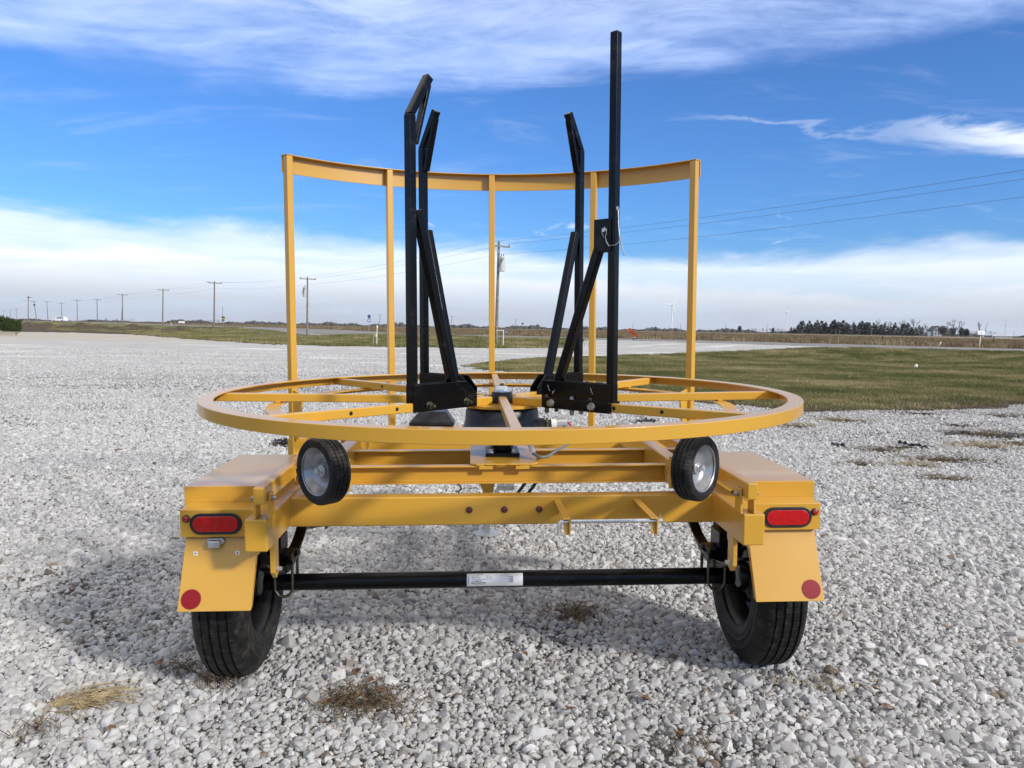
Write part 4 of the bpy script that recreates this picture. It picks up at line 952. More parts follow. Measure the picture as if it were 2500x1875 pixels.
def bare_meshes(i, spread=.5, lev=5, up=.55, seedoff=0):
    r = random.Random(700+i+seedoff); mb = MB(); tr = MB()
    def grow(m_, p, d, L, rr, k):
        q = p+d*L; mid = p.lerp(q, .5)+Vector((r.gauss(0, .04), r.gauss(0, .04), 0))*L
        m_.tube([p, mid, q], rr, 4 if k else 8, rr*.62, caps=False)
        if k >= lev: return
        for _ in range(r.choice((2, 3, 3)) if k else 4):
            nd = (d*up+Vector((r.gauss(0, 1), r.gauss(0, 1), r.gauss(0, .6))).normalized()*spread+Vector((0, 0, .12))).normalized()
            grow(mb, p.lerp(q, r.uniform(.6, 1.)), nd, L*r.uniform(.55, .78), rr*.55, k+1)
    grow(tr, Vector((0, 0, -.02)), Vector((r.gauss(0, .05), r.gauss(0, .05), 1)).normalized(), .30, .022, 0)
    zt = max(v[2] for v in mb.v)
    for m_ in (mb, tr): m_.v = [(v[0]/zt, v[1]/zt, v[2]/zt) for v in m_.v]
    return mb.build('crown', TWIG, None, smooth=False, fix=False, link=False).data, tr.build('trunk', BARK, None, fix=False, link=False).data
def ball_meshes(i, m_, n=900, low=.04):
    r = random.Random(900+i); mb = MB()
    for k in range(7):
        a = r.uniform(0, 6.28); q = r.uniform(0, .22); leafball(mb, (q*math.cos(a), q*math.sin(a), r.uniform(.42, .62)), .30, .38, n//7, .04, r)
    return mb.build('crown', m_, None, smooth=False, fix=False, link=False).data, MB().tube([(0, 0, -.03), (0, 0, .6)], .035, 6, .02).build('trunk', BARK, None, link=False).data
CON = [conifer_meshes(i) for i in range(4)]; BARE = [bare_meshes(i) for i in range(4)]; TALL = [bare_meshes(i, .32, 5, .9, 40) for i in range(3)]
BALLG = ball_meshes(1, GREYF, 1500); BALLD = ball_meshes(2, NEED, 1300)
def tree(px, ytop, D, meshes, label, group, wid=1., cat='tree', name='tree', yb=None):
    top = far(px, ytop, D); b = Vector((top.x, top.y, H(top) if yb is None else far(px, yb, D).z)); h = max(.8, top.z-b.z)
    t = thing(name, label, cat, b, group, (0, 0, random.uniform(0, 6.28))); t.scale = (h*wid, h*wid, h)
    for nm, me in zip(('crown', 'trunk'), meshes):
        o = bpy.data.objects.new(nm, me); C.objects.link(o); o.parent = t
    return t
r_ = random.Random(21)
GC = 'dark conifers in the row at the edge of the field'
xs = np.linspace(1934, 2252, 46)
for i, x in enumerate(xs):
    f = i/45; base = 786+18*abs(f-.33)**1.2 if f > .06 else 797
    if f > .93: base = 797
    tree(x+r_.uniform(-3, 3), base+r_.uniform(-7, 5), 500+r_.uniform(-12, 26), CON[i % 4], 'dark green conifer crowded into the row beyond the field', GC, r_.uniform(1.5, 2.1), name='conifer')
for i in range(26):                                 # low brush along the row's foot
    tree(1930+i*12.6+r_.uniform(-4, 4), 806+r_.uniform(-4, 3), 488+r_.uniform(-6, 4), BARE[i % 4], 'low bare brush at the foot of the conifer row', 'bare brush in front of the conifers', 1.2, 'shrub', 'bare_shrub')
for i, (x, y) in enumerate(((2103, 780), (2140, 778), (2172, 782), (2205, 778), (2218, 784), (2235, 776), (2085, 782))):
    tree(x, y, 530, TALL[i % 3], 'tall thin bare tree rising behind the conifer row', 'bare trees behind the conifer row', 1., name='bare_tree')
for x, y, D, ms, lb_, w in ((2263, 788, 500, BARE[0], 'lone bare tree between the conifer row and the farmhouse', .8), (2303, 792.5, 445, BALLG, 'dense grey rounded tree beside the farmhouse', 1.15), (2334, 778, 470, BARE[1], 'large spreading bare tree right of the farmhouse', .95),
                            (2347, 795, 455, BALLD, 'dark round evergreen right of the farmhouse, larger one', .8), (2359, 800, 455, BALLD, 'smaller dark round evergreen at the outer side of the farmyard', .85), (2325, 797, 455, BALLD, 'dark evergreen under the spreading bare tree', .9),
                            (2393, 783, 470, TALL[1], 'leaning leafless tree behind the mailbox', .8), (2408, 799, 470, TALL[0], 'short broken grey tree right of the mailbox', .5), (2422, 806, 480, BARE[3], 'low bare brush right of the mailbox', 1.4), (2380, 806, 480, BARE[2], 'low bare brush left of the mailbox', 1.3),
                            (1806, 793, 560, BALLG, 'rounded grey tree standing alone on the horizon left of the conifers', .75), (1888, 798, 560, BALLD, 'small dark tree left of the second wind turbine', .7)):
    tree(x, y, D, ms, lb_, None, w, name='tree')
for i, x in enumerate(range(1828, 1926, 9)):
    tree(x, 802+r_.uniform(-3, 4), 600, BARE[i % 4], 'low bare tree in the thin clump left of the conifer row', 'low bare trees left of the conifer row', 1.0, name='bare_tree')
for i, x in enumerate(list(range(452, 566, 9))+[258, 262, 284, 308, 315, 322, 300]):
    lab = 'bare tree in the far clump behind the white trailer box' if x > 400 else 'low tree on the horizon behind the pair of poles'
    tree(x, (781 if x > 400 else 778)+r_.uniform(-2, 4), 420, BARE[i % 4], lab, 'bare trees of the far clump on the left' if x > 400 else 'low horizon trees by the pair of poles', 1.25, name='bare_tree', yb=791 if x > 400 else 786)
tree(1058, 793, 300, BARE[2], 'small rounded bare tree behind the left uprights', None, .9, name='bare_tree', yb=801)
# distant woods reading as one line
def woods():
    r = random.Random(5); mb = MB()
    for a in np.arange(-42, 42, .075):
        D = r.uniform(1300, 1900); h = 4.2*(1+.55*math.sin(a*1.3)+.35*math.sin(a*3.7+1))*r.uniform(.55, 1.1)+1.2
        if -42 < a < -24: h *= .55
        x, y = D*math.tan(rad(a)), D; z = H((x, y)); n = 7; w = r.uniform(3, 7)
        c = [(x+w*math.cos(k*2*PI/n)*r.uniform(.7, 1.2), y+w*math.sin(k*2*PI/n), z-.5) for k in range(n)]
        d_ = [((p[0]-x)*r.uniform(.8, 1.15)+x, (p[1]-y)+y, z+h*r.uniform(.45, .75)) for p in c]
        o = len(mb.v); mb.add(c+d_+[(x+r.uniform(-2, 2), y, z+h)], [(i, (i+1) % n, n+(i+1) % n, n+i) for i in range(n)]+[(n+i, n+(i+1) % n, 2*n) for i in range(n)])
    return mb.build('distant_treeline', GREYF, None, smooth=False, fix=False)
tag(woods(), kind='stuff')

# farmhouse and sheds
SIDING = mat('white_siding', (.28, .30, .31), .8); ROOFM = mat('grey_shingles', (.10, .10, .105), .9); GLASS = mat('window_glass', (.03, .035, .045), .08)
hb_ = far(2285, 819.5, 540); hb_.z = H(hb_)
ho = thing('farmhouse', 'white two storey farmhouse half hidden by a dense grey tree', 'house', hb_)
MB().prism([(-3.4, -2.5, -.3), (3.4, -2.5, -.3), (3.4, -2.5, 4.3), (0, -2.5, 7.), (-3.4, -2.5, 4.3)], (0, 8, 0)).build('wall', SIDING, ho, smooth=False)
rf_ = MB(); 
for s in (-1, 1): rf_.prism([(0, -2.9, 7.05), (s*3.9, -2.9, 4.0), (s*3.9, -2.9, 4.2), (0, -2.9, 7.3)], (0, 8.8, 0))
rf_.build('roof', ROOFM, ho, smooth=False)
MB().prism([(-6.4, -1.5, -.3), (-3.4, -1.5, -.3), (-3.4, -1.5, 3.4), (-6.4, -1.5, 2.4)], (0, 5, 0)).build('lean_to', SIDING, ho, smooth=False)
for x in (-1.9, .3, 2.):
    for z in (1.2, 3.6): MB().span((x-.4, -2.53, z), (x+.4, -2.49, z+1.2)).build('window', GLASS, ho, smooth=False)
sh = far(2447, 825, 420); sh.z = H(sh)
so_ = thing('shed', 'long low white roofed shed at the right end of the field', 'shed', sh)
MB().span((-5.5, 0, -.3), (5.5, 4, 1.1)).build('wall', SIDING, so_, smooth=False); MB().span((-5.8, -.3, 1.1), (5.8, 4.3, 1.5)).build('roof', WHITE, so_, smooth=False)
si = far(2410, 815, 468); si.z = H(si)
gl_ = thing('grain_leg', 'grey slanted grain elevator frame beside the mailbox', 'grain elevator', si)
MB().bar((0, 0, -.2), (0, 0, 9.2), .8, .8).build('tower', GALV, gl_); MB().bar((-2.6, 0, 0), (0, 0, 9.), .4, .4, (0, 1, 0)).build('spout', GALV, gl_)
wb = far(440.5, 790.2, 330); wb.z = far(440, 790.2, 330).z
t_ = thing('box_trailer', 'plain white box trailer far off left of the big pole', 'trailer', wb)
MB().span((-.85, 0, .25), (.85, 2.4, 1.05)).build('box', WHITE, t_, .03); MB().cyl((0, -.02, .12), (0, .12, .12), .18, 14).build('wheel', RUB, t_)
tk = far(217.5, 786, 380)
t_ = thing('dark_truck', 'dark box truck on the far road right of the white car', 'truck', tk)
MB().span((-.75, 0, .3), (.75, 4, 1.15)).build('cargo_box', mat('dark_truck_paint', (.06, .05, .055), .5), t_, .03)
MB().cyl((-.45, -.02, .2), (-.45, .2, .2), .22, 14).build('wheel', RUB, t_); MB().cyl((.45, -.02, .2), (.45, .2, .2), .22, 14).build('wheel', RUB, t_)
# wind turbines
TURB = mat('turbine_white', (.78, .79, .80), .4)
def turbine(px, py, D, blades, label, hub_r=1.6):
    hubp_ = far(px, py, D); b = Vector((hubp_.x, hubp_.y, H(hubp_))); h = hubp_.z-b.z
    t = thing('wind_turbine', label, 'wind turbine', b)
    MB().cyl((0, 0, -1), (0, 0, h), 2.3, 24, 1.35).build('tower', TURB, t)
    MB().span((-1.7, -4, h-1.7), (1.7, 6, h+1.9)).build('nacelle', TURB, t, .5)
    MB().lathe([(0, 0), (1.7, .2), (1.8, 1.6), (.9, 3.2), (0, 3.5)], (0, -3.6, h), (0, -1, 0), 16).build('hub', PGREY, t)
    for dx, dz in blades:
        k = D/F_PX; e = Vector((dx*k, 0, -dz*k)); L = e.length; u = e/L; n = Vector((0, -1, 0)).cross(u)
        st = [(.0, 1.0, 1.0), (.08, 1.2, 1.), (.2, 2.0, .6), (.5, 1.3, .35), (.8, .8, .2), (1., .25, .08)]
        vs = []; fs = []
        for f, w, th in st:
            c = Vector((0, -5, h))+e*f; vs += [c-n*w, c+Vector((0, -th, 0)), c+n*w, c+Vector((0, th, 0))]
        for i in range(len(st)-1):
            for q in range(4): fs.append((i*4+q, i*4+(q+1) % 4, i*4+4+(q+1) % 4, i*4+4+q))
        fs += [(3, 2, 1, 0), (len(vs)-4, len(vs)-3, len(vs)-2, len(vs)-1)]
        MB().add(vs, fs).build('blade', TURB, t)
turbine(1641, 745, 2300, ((-31.5, -6), (21, -25), (9, 20)), 'large white wind turbine just left of the right guard post')
turbine(1921, 763, 3300, ((-6, -5), (9, -7), (2, 11)), 'smaller, farther white wind turbine left of the conifer row')
mt_ = far(2456, 776, 900); mb_ = Vector((mt_.x, mt_.y, H(mt_))); t_ = thing('radio_mast', 'thin grey radio mast at the far right horizon', 'radio mast', mb_)
MB().tube([(0, 0, 0), (0, 0, mt_.z-mb_.z)], .22, 6, .08).build('mast', GALV, t_); MB().lathe([(0, -.4), (.7, -.3), (.7, .3), (0, .4)], (0, 0, (mt_.z-mb_.z)*.60), (0, 0, 1), 10).build('antenna_drum', GALV, t_)
# signs, posts, mailbox
SBLUE = mat('sign_blue', (.022, .075, .27), .4); SORANGE = mat('sign_orange', (.90, .20, .055), .5); SYEL = mat('sign_yellow', (.62, .40, .05), .5); SBRN = mat('sign_brown', (.045, .03, .022), .5)
CREAM = mat('cream_marker_paint', (.70, .66, .46), .5); RUST = mat('rusty_fence_steel', (.055, .038, .030), .85); GRN = mat('green_marker_paint', (.26, .30, .14), .6)
def standing(name, px, pyb, D, label, cat, group=None):
    p = far(px, pyb, D); p.z = H(p); return thing(name, label, cat, p, group), D/F_PX
t_, k = standing('orange_sign', 1550, 828, 80., 'tilted orange diamond road work sign bent over beside the road', 'road sign')
sgn = MB(); A = [(-22, 6.2), (-14.5, 0), (5.9, 21), (-3.5, 23)]
c_ = [Vector(((x-1550)*k, (i in (1, 2))*-.25, (828-y)*k)) for i, (x, y) in enumerate(((1529, 806.5), (1536.5, 800.2), (1559, 820), (1549.5, 822.5)))]
sgn.prism(c_, (0, .02, .01)).build('sign_panel', SORANGE, t_)
MB().bar(c_[0].lerp(c_[3], .30)+Vector((0, -.05, 0)), c_[1].lerp(c_[2], .40)+Vector((0, -.05, 0)), .05, .02).build('panel_rib', INSU, t_); MB().bar(c_[0].lerp(c_[3], .50)+Vector((0, -.03, 0)), c_[1].lerp(c_[2], .62)+Vector((0, -.03, 0)), .04, .02).build('panel_rib', INSU, t_)
MB().bar((0, 0, 0), (.04, 0, 7*k), .07, .07, (0, 1, 0)).build('sign_post', WHITE, t_); MB().box((-.06, 0, .06), (.45, .5, .12)).build('sign_base', INSU, t_)
t_, k = standing('route_marker', 901, 807.5, 122., 'blue pentagon route marker with a small plate below, beyond the road', 'road sign')
z0 = 2.15; w = .30
MB().bar((0, .03, 0), (0, .03, z0+.3), .05, .05, (0, 1, 0)).build('sign_post', GALV, t_)
pent = lambda s, y: [(-w*s*.62, y, z0+.33-.33*s), (w*s*.62, y, z0+.33-.33*s), (w*s, y, z0+.33+.13*s), (0, y, z0+.33+.36*s), (-w*s, y, z0+.33+.13*s)]
MB().prism(pent(1, 0), (0, .01, 0)).build('sign_panel', SBLUE, t_); 
rim_ = MB(); P0, P1 = pent(.90, -.004), pent(.80, -.004)
rim_.add(P0+P1, [(i, (i+1) % 5, 5+(i+1) % 5, 5+i) for i in range(5)]).build('panel_border', SYEL, t_, smooth=False)
MB().prism([(-.26, 0, z0-.50), (.26, 0, z0-.50), (.26, 0, z0-.12), (-.26, 0, z0-.12)], (0, .01, 0)).build('lower_plate', SBLUE, t_); MB().prism([(-.15, -.003, z0-.39), (.17, -.003, z0-.39), (.17, -.003, z0-.21), (-.15, -.003, z0-.21)], (0, -.003, 0)).build('plate_field', WHITE, t_)
for px, pyb, D, hp, m_, lb_ in ((919.7, 841, 57., 45, CREAM, 'tall cream utility marker post on the lawn under the route marker'), (911, 841, 57.5, 25, GRN, 'shorter greenish marker stake leaning beside the cream post'), (917.3, 841, 58., 23, PGREY, 'short grey cable pedestal with a pale cap behind the cream post')):
    t_, k = standing('marker_post', px, pyb, D, lb_, 'marker post')
    MB().bar((0, 0, -.1), (.03 if m_ is not GRN else .05, 0, hp*k), .06, .05, (0, 1, 0)).build('post', m_ if m_ is not PGREY else WOOD, t_)
    MB().lathe([(0, 0), (.05, 0), (.055, .16), (.03, .22), (0, .23)], (.03 if m_ is not GRN else .05, 0, hp*k-.1), (0, 0, 1), 12).build('post_cap', CREAM if m_ is not GRN else GRN, t_)
t_, k = standing('number_sign', 1228, 847.5, 59., 'small blue house number sign on a white post right of the middle guard post', 'sign')
MB().bar((0, 0, -.1), (.03, 0, 1.28), .055, .055, (0, 1, 0)).build('post', WHITE, t_); MB().bar((-.52, 0, 1.26), (.03, 0, 1.27), .04, .04).build('post_arm', WHITE, t_)
pn = MB().prism([(.09, -.01, 1.10), (.36, -.01, 1.04), (.38, -.01, 1.20), (.09, -.01, 1.28)], (0, .012, 0)).build('sign_panel', SBLUE, t_)
tw = MB()
for a in ((.17, 1.20, .22, 1.20), (.22, 1.20, .18, 1.12), (.17, 1.12, .235, 1.115), (.27, 1.19, .25, 1.145), (.25, 1.145, .31, 1.14), (.295, 1.18, .292, 1.10)): tw.bar((a[0], -.016, a[1]), (a[2], -.016, a[3]), .004, .018, (0, 0, 1) if abs(a[0]-a[2]) > abs(a[1]-a[3]) else (1, 0, 0))
tw.build('white_digits', WHITE, pn)
t_, k = standing('field_sign', 545, 797, 150., 'brown and yellow sign panel on a dark post beyond the road', 'sign')
k = 150/F_PX; z1 = (797-772)*k; z0_ = (797-783)*k
MB().bar((-.06, .05, -.1), (-.06, .05, z1), .08, .08, (0, 1, 0)).build('sign_post', WOOD, t_)
MB().span((-.30, 0, z0_), (.30, .03, z1)).build('sign_panel', SBRN, t_)
MB().span((-.27, -.006, z0_+.04), (-.16, -.001, z1-.35)).span((.16, -.006, z0_+.04), (.27, -.001, z1-.35)).build('panel_stripes', SYEL, t_); MB().cyl((0, -.001, z1-.42), (0, -.008, z1-.42), .11, 16).build('panel_dot', WHITE, t_)
for px, yt, yb, D, m_, lb_ in ((418, 785.5, 793.3, 158., CREAM, 'cream roadside marker post left of the white box trailer'), (179, 783.5, 789.5, 235., CREAM, 'cream roadside marker post just right of the white car'), (67, 785.5, 789.5, 240., CREAM, 'short cream marker post at the foot of the double armed pole'),
                               (2292, 836.5, 848, 66., CREAM, 'leaning pale stake in the stubble right of the conifer row')):
    p = far(px, yb, D); p.z = H(p)-.03; k = D/F_PX; t_ = thing('marker_post', lb_, 'marker post', p)
    MB().bar((0, 0, 0), ((.16 if px > 2000 else 0), 0, (yb-yt)*k), .09, .05, (0, 1, 0)).build('post', m_, t_); MB().box(((.16 if px > 2000 else 0), 0, (yb-yt)*k), (.1, .07, .06)).build('post_cap', WHITE, t_)
p = far(1275.5, 813, 240); p.z = H(p); t_ = thing('round_sign', 'tiny dark round sign on the far side of the field', 'sign', p)
MB().bar((0, 0, 0), (0, 0, 2.0), .05, .05, (0, 1, 0)).build('post', GALV, t_); MB().cyl((0, -.04, 2.1), (0, -.06, 2.1), .32, 16).build('sign_panel', INSU, t_)
FG = 'short rusty fence posts along the field edge'
fx = [(884, 801, 806), (907, 801, 808), (933, 803, 809), (1187, 809, 816), (1268, 813, 819), (1318.6, 816, 821), (1600, 821, 829), (1754.7, 820, 832), (1936, 822, 838), (2154, 825, 843), (2425, 829, 851)]
fpost = None
for i, (px, yt, yb) in enumerate(fx):
    D = {0: 150, 1: 140, 2: 130, 3: 105, 4: 100, 5: 96}.get(i, 92-3.1*(i-6))
    p = far(px, yb, D); 
    for _ in range(60):                             # to the field edge, along the line of sight
        if road_sd(p.x, p.y)[0] > 14.5: break
        D += .6; p = far(px, yb, D)
    p.z = H(p)-.05; t_ = thing('fence_post', 'short dark rusty steel fence post at the field edge', 'fence post', p, FG, (0, random.uniform(-.04, .04), 0))
    if fpost is None:
        fp = MB().bar((0, 0, 0), (0, 0, 1.), .05, .09, (0, 1, 0)); fpost = (fp.build('post', RUST, t_), MB().box((0, 0, 1.01), (.11, .07, .05)).build('post_cap', RUST, t_))
        for q in fpost: q.parent = t_
    else:
        for q in fpost:
            c = q.copy(); C.objects.link(c); c.parent = t_
    t_.scale = (1, 1, max(.75, (yb-yt)*D/F_PX))
t_, k = standing('mailbox', 2391, 850, 66., 'old white rural mailbox on a thin pale post beyond the road', 'mailbox')
ph = far(2392, 817, 66.).z-t_.location.z
MB().bar((0, 0, -.1), (.05, 0, ph), .06, .06, (0, 1, 0)).build('post', CREAM, t_)
mbx = MB().prism([(-.27, y, ph+z) for y, z in [(-.12, 0), (.12, 0)]+[(.12*math.cos(a), .20+.13*math.sin(a)) for a in np.linspace(0, PI, 9)]], (.60, 0, -.03)).build('box', WHITE, t_)
MB().prism([(-.272, y, ph+z) for y, z in [(-.105, .015), (.105, .015)]+[(.105*math.cos(a), .20+.11*math.sin(a)) for a in np.linspace(0, PI, 9)]], (-.012, 0, 0)).build('door', PGREY, mbx)
MB().span((-.05, -.135, ph+.16), (.10, -.122, ph+.21)).build('flag', RUST, mbx)
# white car on the road
cp = far(146, 785.6, 262.); cp.z = H(cp)
car = thing('white_car', 'white sport utility car driving left on the far road', 'car', cp, None, (0, 0, rad(-4)))
CARP = mat('car_white', (.80, .80, .80), .25, coat=.5)
bd = [(-2.3, .32), (2.3, .32), (2.32, .75), (2.2, 1.02), (1.0, 1.06), (-1.1, 1.02), (-2.05, .92), (-2.33, .72)]
MB().prism([(x, -.92, z) for x, z in bd], (0, 1.84, 0)).build('body', CARP, car, .06)
cb = [(-1.15, 1.0), (2.18, 1.0), (1.85, 1.58), (.9, 1.68), (-.35, 1.62)]
MB().prism([(x, -.80, z) for x, z in cb], (0, 1.6, 0)).build('cabin', CARP, car, .05)
MB().prism([(x, -.815, z) for x, z in ((-.75, 1.08), (.25, 1.08), (.25, 1.52), (-.2, 1.52))], (0, .01, 0)).prism([(x, -.815, z) for x, z in ((.35, 1.08), (1.15, 1.08), (1.1, 1.54), (.35, 1.54))], (0, .01, 0)).prism([(x, -.815, z) for x, z in ((1.25, 1.1), (1.95, 1.1), (1.7, 1.5), (1.2, 1.54))], (0, .01, 0)).build('window', GLASS, car, smooth=False)
for x in (-1.42, 1.42):
    for y in (-.93, .71):
        wq = MB().cyl((x, y, .36), (x, y+.22, .36), .36, 24).build('wheel', RUB, car); MB().cyl((x, y-.005, .36), (x, y, .36), .23, 20).build('rim', ALU, wq)
for y in (-.7, .7): MB().box((-2.31, y, .72), (.06, .3, .12)).build('headlight', GLASS, car)
# evergreen bush in a block planter at the left edge
pb = gp(43, 820); 
pw_ = thing('planter_wall', 'low cream block planter wall under the green bush at the left edge', 'planter', (pb.x, pb.y, H(pb)))
BLOCK = mat('cream_wall_block', (.42, .36, .27), .9, fn=speck((.33, .28, .20), (.48, .42, .32), 8., bs=.3)); CAPB = mat('wall_capstone', (.36, .32, .26), .9)
wl = MB()
for row in range(2):
    for q in range(14): wl.span((-.46*q-.45-(.23 if row else 0), 0, -.05+.17*row), (-.46*q-.004-(.23 if row else 0), .28, .115+.17*row))
wl.build('block_course', BLOCK, pw_, .01)
cp_ = MB()
for q in range(12): cp_.span((-.62*q-.62, -.03, .2905), (-.62*q+.03 if q == 0 else -.62*q-.006, .31, .36))
cp_.build('capstone', CAPB, pw_, .01)
BUSHM = mat('evergreen_leaves', (.018, .032, .012), .8, spec=.15, fn=speck((.020, .034, .010), (.062, .082, .026), 9.))
def bush(px, pyt, D, w, label):
    top = far(px, pyt, D); b = Vector((top.x, top.y, H(top)+.15)); h = top.z-b.z; r = random.Random(int(px*3+7)); mb = MB()
    t = thing('bush', label, 'bush', b)
    for q in range(9):
        a = r.uniform(0, 6.28); d = r.uniform(0, .5)*w
        leafball(mb, (d*math.cos(a), d*math.sin(a)*.7, h*r.uniform(.35, .62)), w*.5, h*.42, 420, .055, r)
    for q in range(16): leafball(mb, (r.uniform(-.8, .8)*w, r.uniform(-.4, .4)*w, h*r.uniform(.7, .9)), .14, h*.18, 60, .05, r)
    mb.build('foliage', BUSHM, t, smooth=False, fix=False)
    st = MB()
    for q in range(5): st.tube([(0, 0, -.1), (r.uniform(-.3, .3)*w, r.uniform(-.2, .2), h*.5)], .03, 6, .01)
    st.build('stem', BARK, t)
bush(14, 772, 71., .95, 'rounded dark evergreen bush cut by the left edge of the picture')
bush(36, 781, 71.4, .62, 'lower evergreen bush at the right end of the planter wall')
# litter on lawn and gravel
p = gp(2235, 898, .02); t_ = tag(MB().lathe([(0, 0), (.05, .01), (.07, .06), (.055, .12), (.025, .16), (0, .17)], p, (.35, 0, 1), 12).build('litter_bag', WHITE, None), 'small white plastic bag lying on the right lawn', 'litter')
STRAW = mat('straw', (.36, .28, .14), .8, fn=lambda g, b: g.put(b.inputs['Base Color'], g.mix(g.ss(g.noise(world_co(g), 18., 3, .6), .35, .7), (.22, .155, .07), (.50, .40, .215))))
DEADG = mat('dead_brown_grass', (.12, .08, .04), .9, fn=lambda g, b: g.put(b.inputs['Base Color'], g.mix(g.ss(g.noise(world_co(g), 25., 3, .6), .35, .65), (.045, .028, .016), (.21, .145, .07))))
LEAF = mat('dry_leaf', (.17, .085, .045), .8, fn=speck((.10, .05, .03), (.25, .135, .07), 30.))
def straw_tuft(px, py, n, L, wid, dirv, spread, m_, label, flat=.25, ex=(1, 1), name='dry_grass_tuft'):
    p = gp(px, py); p.z = H(p); r = random.Random(int(px+py)); mb = MB()
    for _ in range(n):
        b = Vector((r.gauss(0, wid*ex[0]), r.gauss(0, wid*ex[1]), r.uniform(0, .015))); a = math.atan2(dirv[1], dirv[0])+r.gauss(0, spread); l = L*r.uniform(.35, 1.15)
        d = Vector((math.cos(a), math.sin(a), flat*r.uniform(.0, 1.2))); n1 = b+d*l*.5+Vector((r.gauss(0, .01), r.gauss(0, .01), .02*flat*4)); e = b+d*l+Vector((r.gauss(0, .02), r.gauss(0, .02), -l*flat*.5))
        e.z = max(e.z, .008)
        mb.tube([b, n1, e], .0018, 4, .0008, caps=False)
    o = mb.build(name, m_, None, fix=False); o.location = p
    return tag(o, label, 'dry grass')
straw_tuft(160, 1712, 85, .24, .026, (1, .34), .42, STRAW, 'big tuft of golden straw lying on the gravel at the lower left', .2, (1.6, .8))
straw_tuft(885, 1712, 230, .10, .065, (1, .1), 3., DEADG, 'tangled brown dead weed clump on the gravel in front of the axle label', .28, (1.3, .8))
straw_tuft(1405, 1512, 150, .07, .07, (1, 0), 3., DEADG, 'brown dead grass patch in the shadow between the wheels', .3)
straw_tuft(540, 1660, 60, .08, .05, (1, 0), 3., DEADG, 'bit of dead grass at the foot of the left tyre', .4)
straw_tuft(75, 1775, 22, .10, .04, (1, -.6), 1., DEADG, 'thin dark dead weed left of the straw tuft', .4)
for i, (px, py, n, L, w) in enumerate(((2055, 1026, 110, .22, .22), (2150, 1100, 120, .2, .22), (2400, 1062, 200, .25, .30), (2400, 1092, 160, .22, .26), (2300, 1123, 200, .2, .30), (2103, 1137, 90, .14, .12), (2232, 1137, 80, .14, .12), (2303, 1173, 110, .14, .13), (2455, 1016, 110, .22, .3), (1935, 1040, 120, .16, .22), (440, 1625, 40, .08, .05), (1700, 1840, 22, .07, .06), (2010, 1690, 30, .07, .07))):
    lab = ['nearest the grass edge behind the ring', 'left of the black fabric scrap', 'upper part of the brown patch at the right edge', 'lower part of the brown patch at the right edge', 'long low one in the right gravel', 'small one above the right fender corner', 'small one beside an orange leaf on the right', 'lowest of the patches right of the fender', 'at the far right beside the dirt edge', 'behind the right end of the ring', 'left of the left tyre', 'near the bottom right of the picture', 'right of the right tyre'][i]
    straw_tuft(px, py, n, L, w, (1, 0), 3., DEADG if i % 3 else STRAW, 'flattened dead weed patch on gravel, '+lab, .3, (1.3, .6))
def leaf(px, py, s, label, grp):
    p = gp(px, py); p.z = H(p)+.022; r = random.Random(int(px*7+py)); a = r.uniform(0, 6.28); mb = MB(); vs = []
    for i in range(5):
        t = i/4; w = s*.42*math.sin(PI*min(1, t*.9+.1)); vs += [(s*(t-.5), -w, .25*s*(2*t-1)**2+.3*w), (s*(t-.5), 0, .25*s*(2*t-1)**2), (s*(t-.5), w, .25*s*(2*t-1)**2+.35*w)]
    mb.add(vs, [(3*i+j, 3*i+j+1, 3*i+j+4, 3*i+j+3) for i in range(4) for j in range(2)])
    o = mb.build('dry_leaf', LEAF, None); o.location = p; o.rotation_euler = (r.uniform(-.4, .4), r.uniform(-.4, .4), a)
    return tag(o, label, 'leaf', grp)
for px, py in ((508, 1658), (525, 1664), (868, 1652), (795, 1720), (905, 1668), (930, 1695), (390, 1620), (275, 1777), (1575, 1725), (2170, 1758), (2135, 1708), (1655, 1810), (1445, 1500), (1280, 1612), (2240, 1134), (1390, 1745)):
    leaf(px, py, random.uniform(.03, .055), 'curled dry brown leaf lying on the gravel', 'dry leaves scattered on the gravel')
FABR = mat('black_landscape_fabric', (.012, .013, .014), .6)
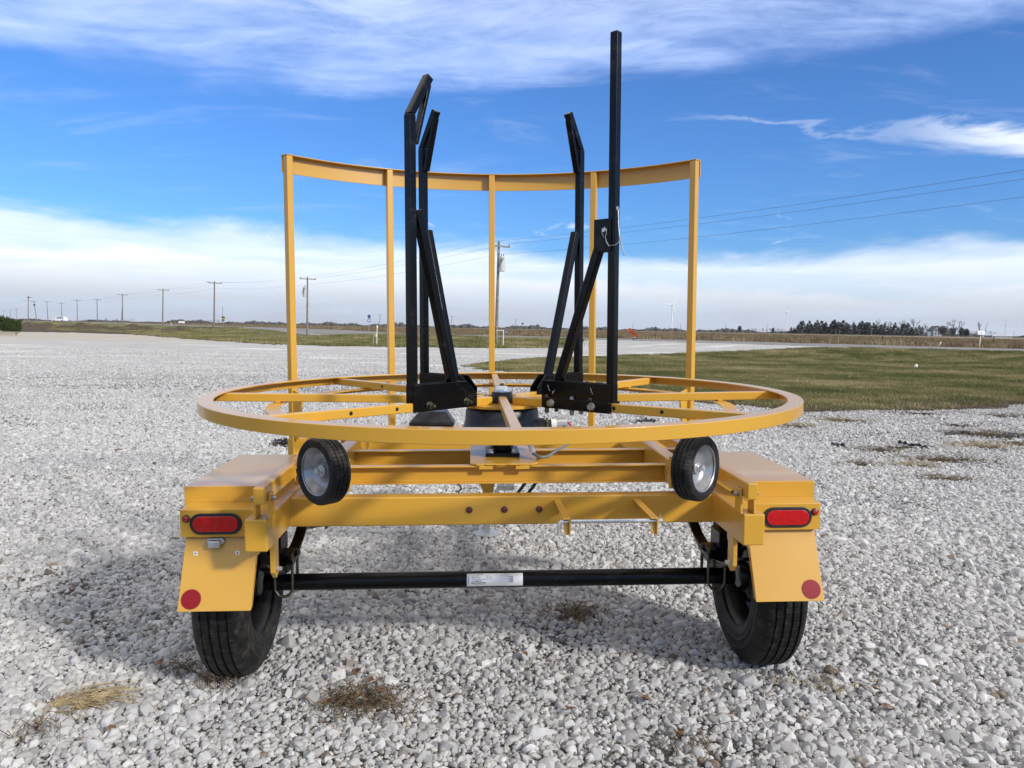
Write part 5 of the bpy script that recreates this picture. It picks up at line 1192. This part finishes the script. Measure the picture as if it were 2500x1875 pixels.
def fabric(pts, w, label):
    r = random.Random(len(label)); mb = MB(); P = [gp(*p) for p in pts]; vs = []
    for a, b in zip(P[:-1], P[1:]):
        for t in np.linspace(0, 1, 9)[:-1]:
            q = a.lerp(b, t); q.z = H(q); ww = w*r.uniform(.5, 1.2); vs += [(q.x+r.gauss(0, .01), q.y-ww, q.z+.012+r.uniform(0, .03)), (q.x, q.y, q.z+.03+r.uniform(0, .045)), (q.x+r.gauss(0, .01), q.y+ww, q.z+.012+r.uniform(0, .03))]
    n = len(vs)//3
    mb.add(vs, [(3*i+j, 3*i+j+1, 3*i+j+4, 3*i+j+3) for i in range(n-1) for j in range(2)])
    o = mb.build('fabric_scrap', FABR, None); s_ = o.modifiers.new('thickness', 'SOLIDIFY'); s_.thickness = .004
    return tag(o, label, 'fabric scrap')
fabric([(2193, 1086), (2230, 1093), (2268, 1099)], .05, 'black landscape fabric scrap in the middle of the right gravel')
fabric([(2307, 1063), (2345, 1061), (2372, 1063)], .05, 'black landscape fabric scrap left of the brown patch at right')
fabric([(2440, 1070), (2475, 1067), (2520, 1069)], .06, 'black landscape fabric scrap cut by the right edge')
fabric([(2030, 1090), (2050, 1091), (2062, 1093)], .04, 'small black fabric scrap near the right end of the ring')
fabric([(672, 1080), (695, 1083), (716, 1088)], .06, 'black fabric scrap on the gravel left of the left guard post')
fabric([(1552, 1034), (1575, 1029), (1602, 1031)], .10, 'black fabric scrap seen under the right side of the ring')
fabric([(736, 1291), (775, 1288), (820, 1287)], .06, 'black fabric scrap below the left end of the rear crossbeam')
big = rock(3); C.objects.link(big); big.name = 'white_rock'; q = gp(2247, 1645); big.location = (q.x, q.y, H(q)+.02); big.scale = (.062, .05, .05)
WR = mat('white_quartz', (.72, .70, .66), .7); big.data = big.data.copy(); big.data.materials.clear(); big.data.materials.append(WR); tag(big, 'smooth white rock on the gravel right of the right tyre', 'rock')

# thin haze over the plain: one closed box of even air
hz = mat('air_haze', (.8, .8, .8)); hz.node_tree.nodes.clear()
vo = hz.node_tree.nodes.new('ShaderNodeVolumePrincipled'); ou = hz.node_tree.nodes.new('ShaderNodeOutputMaterial'); hz.node_tree.links.new(vo.outputs[0], ou.inputs['Volume'])
vo.inputs['Color'].default_value = (.86, .88, .92, 1); vo.inputs['Density'].default_value = .00005; vo.inputs['Anisotropy'].default_value = .2
hb2 = MB().span((-16000, -16000, -2.2), (16000, 16000, 170)).build('haze', hz, None, smooth=False); tag(hb2, kind='stuff')
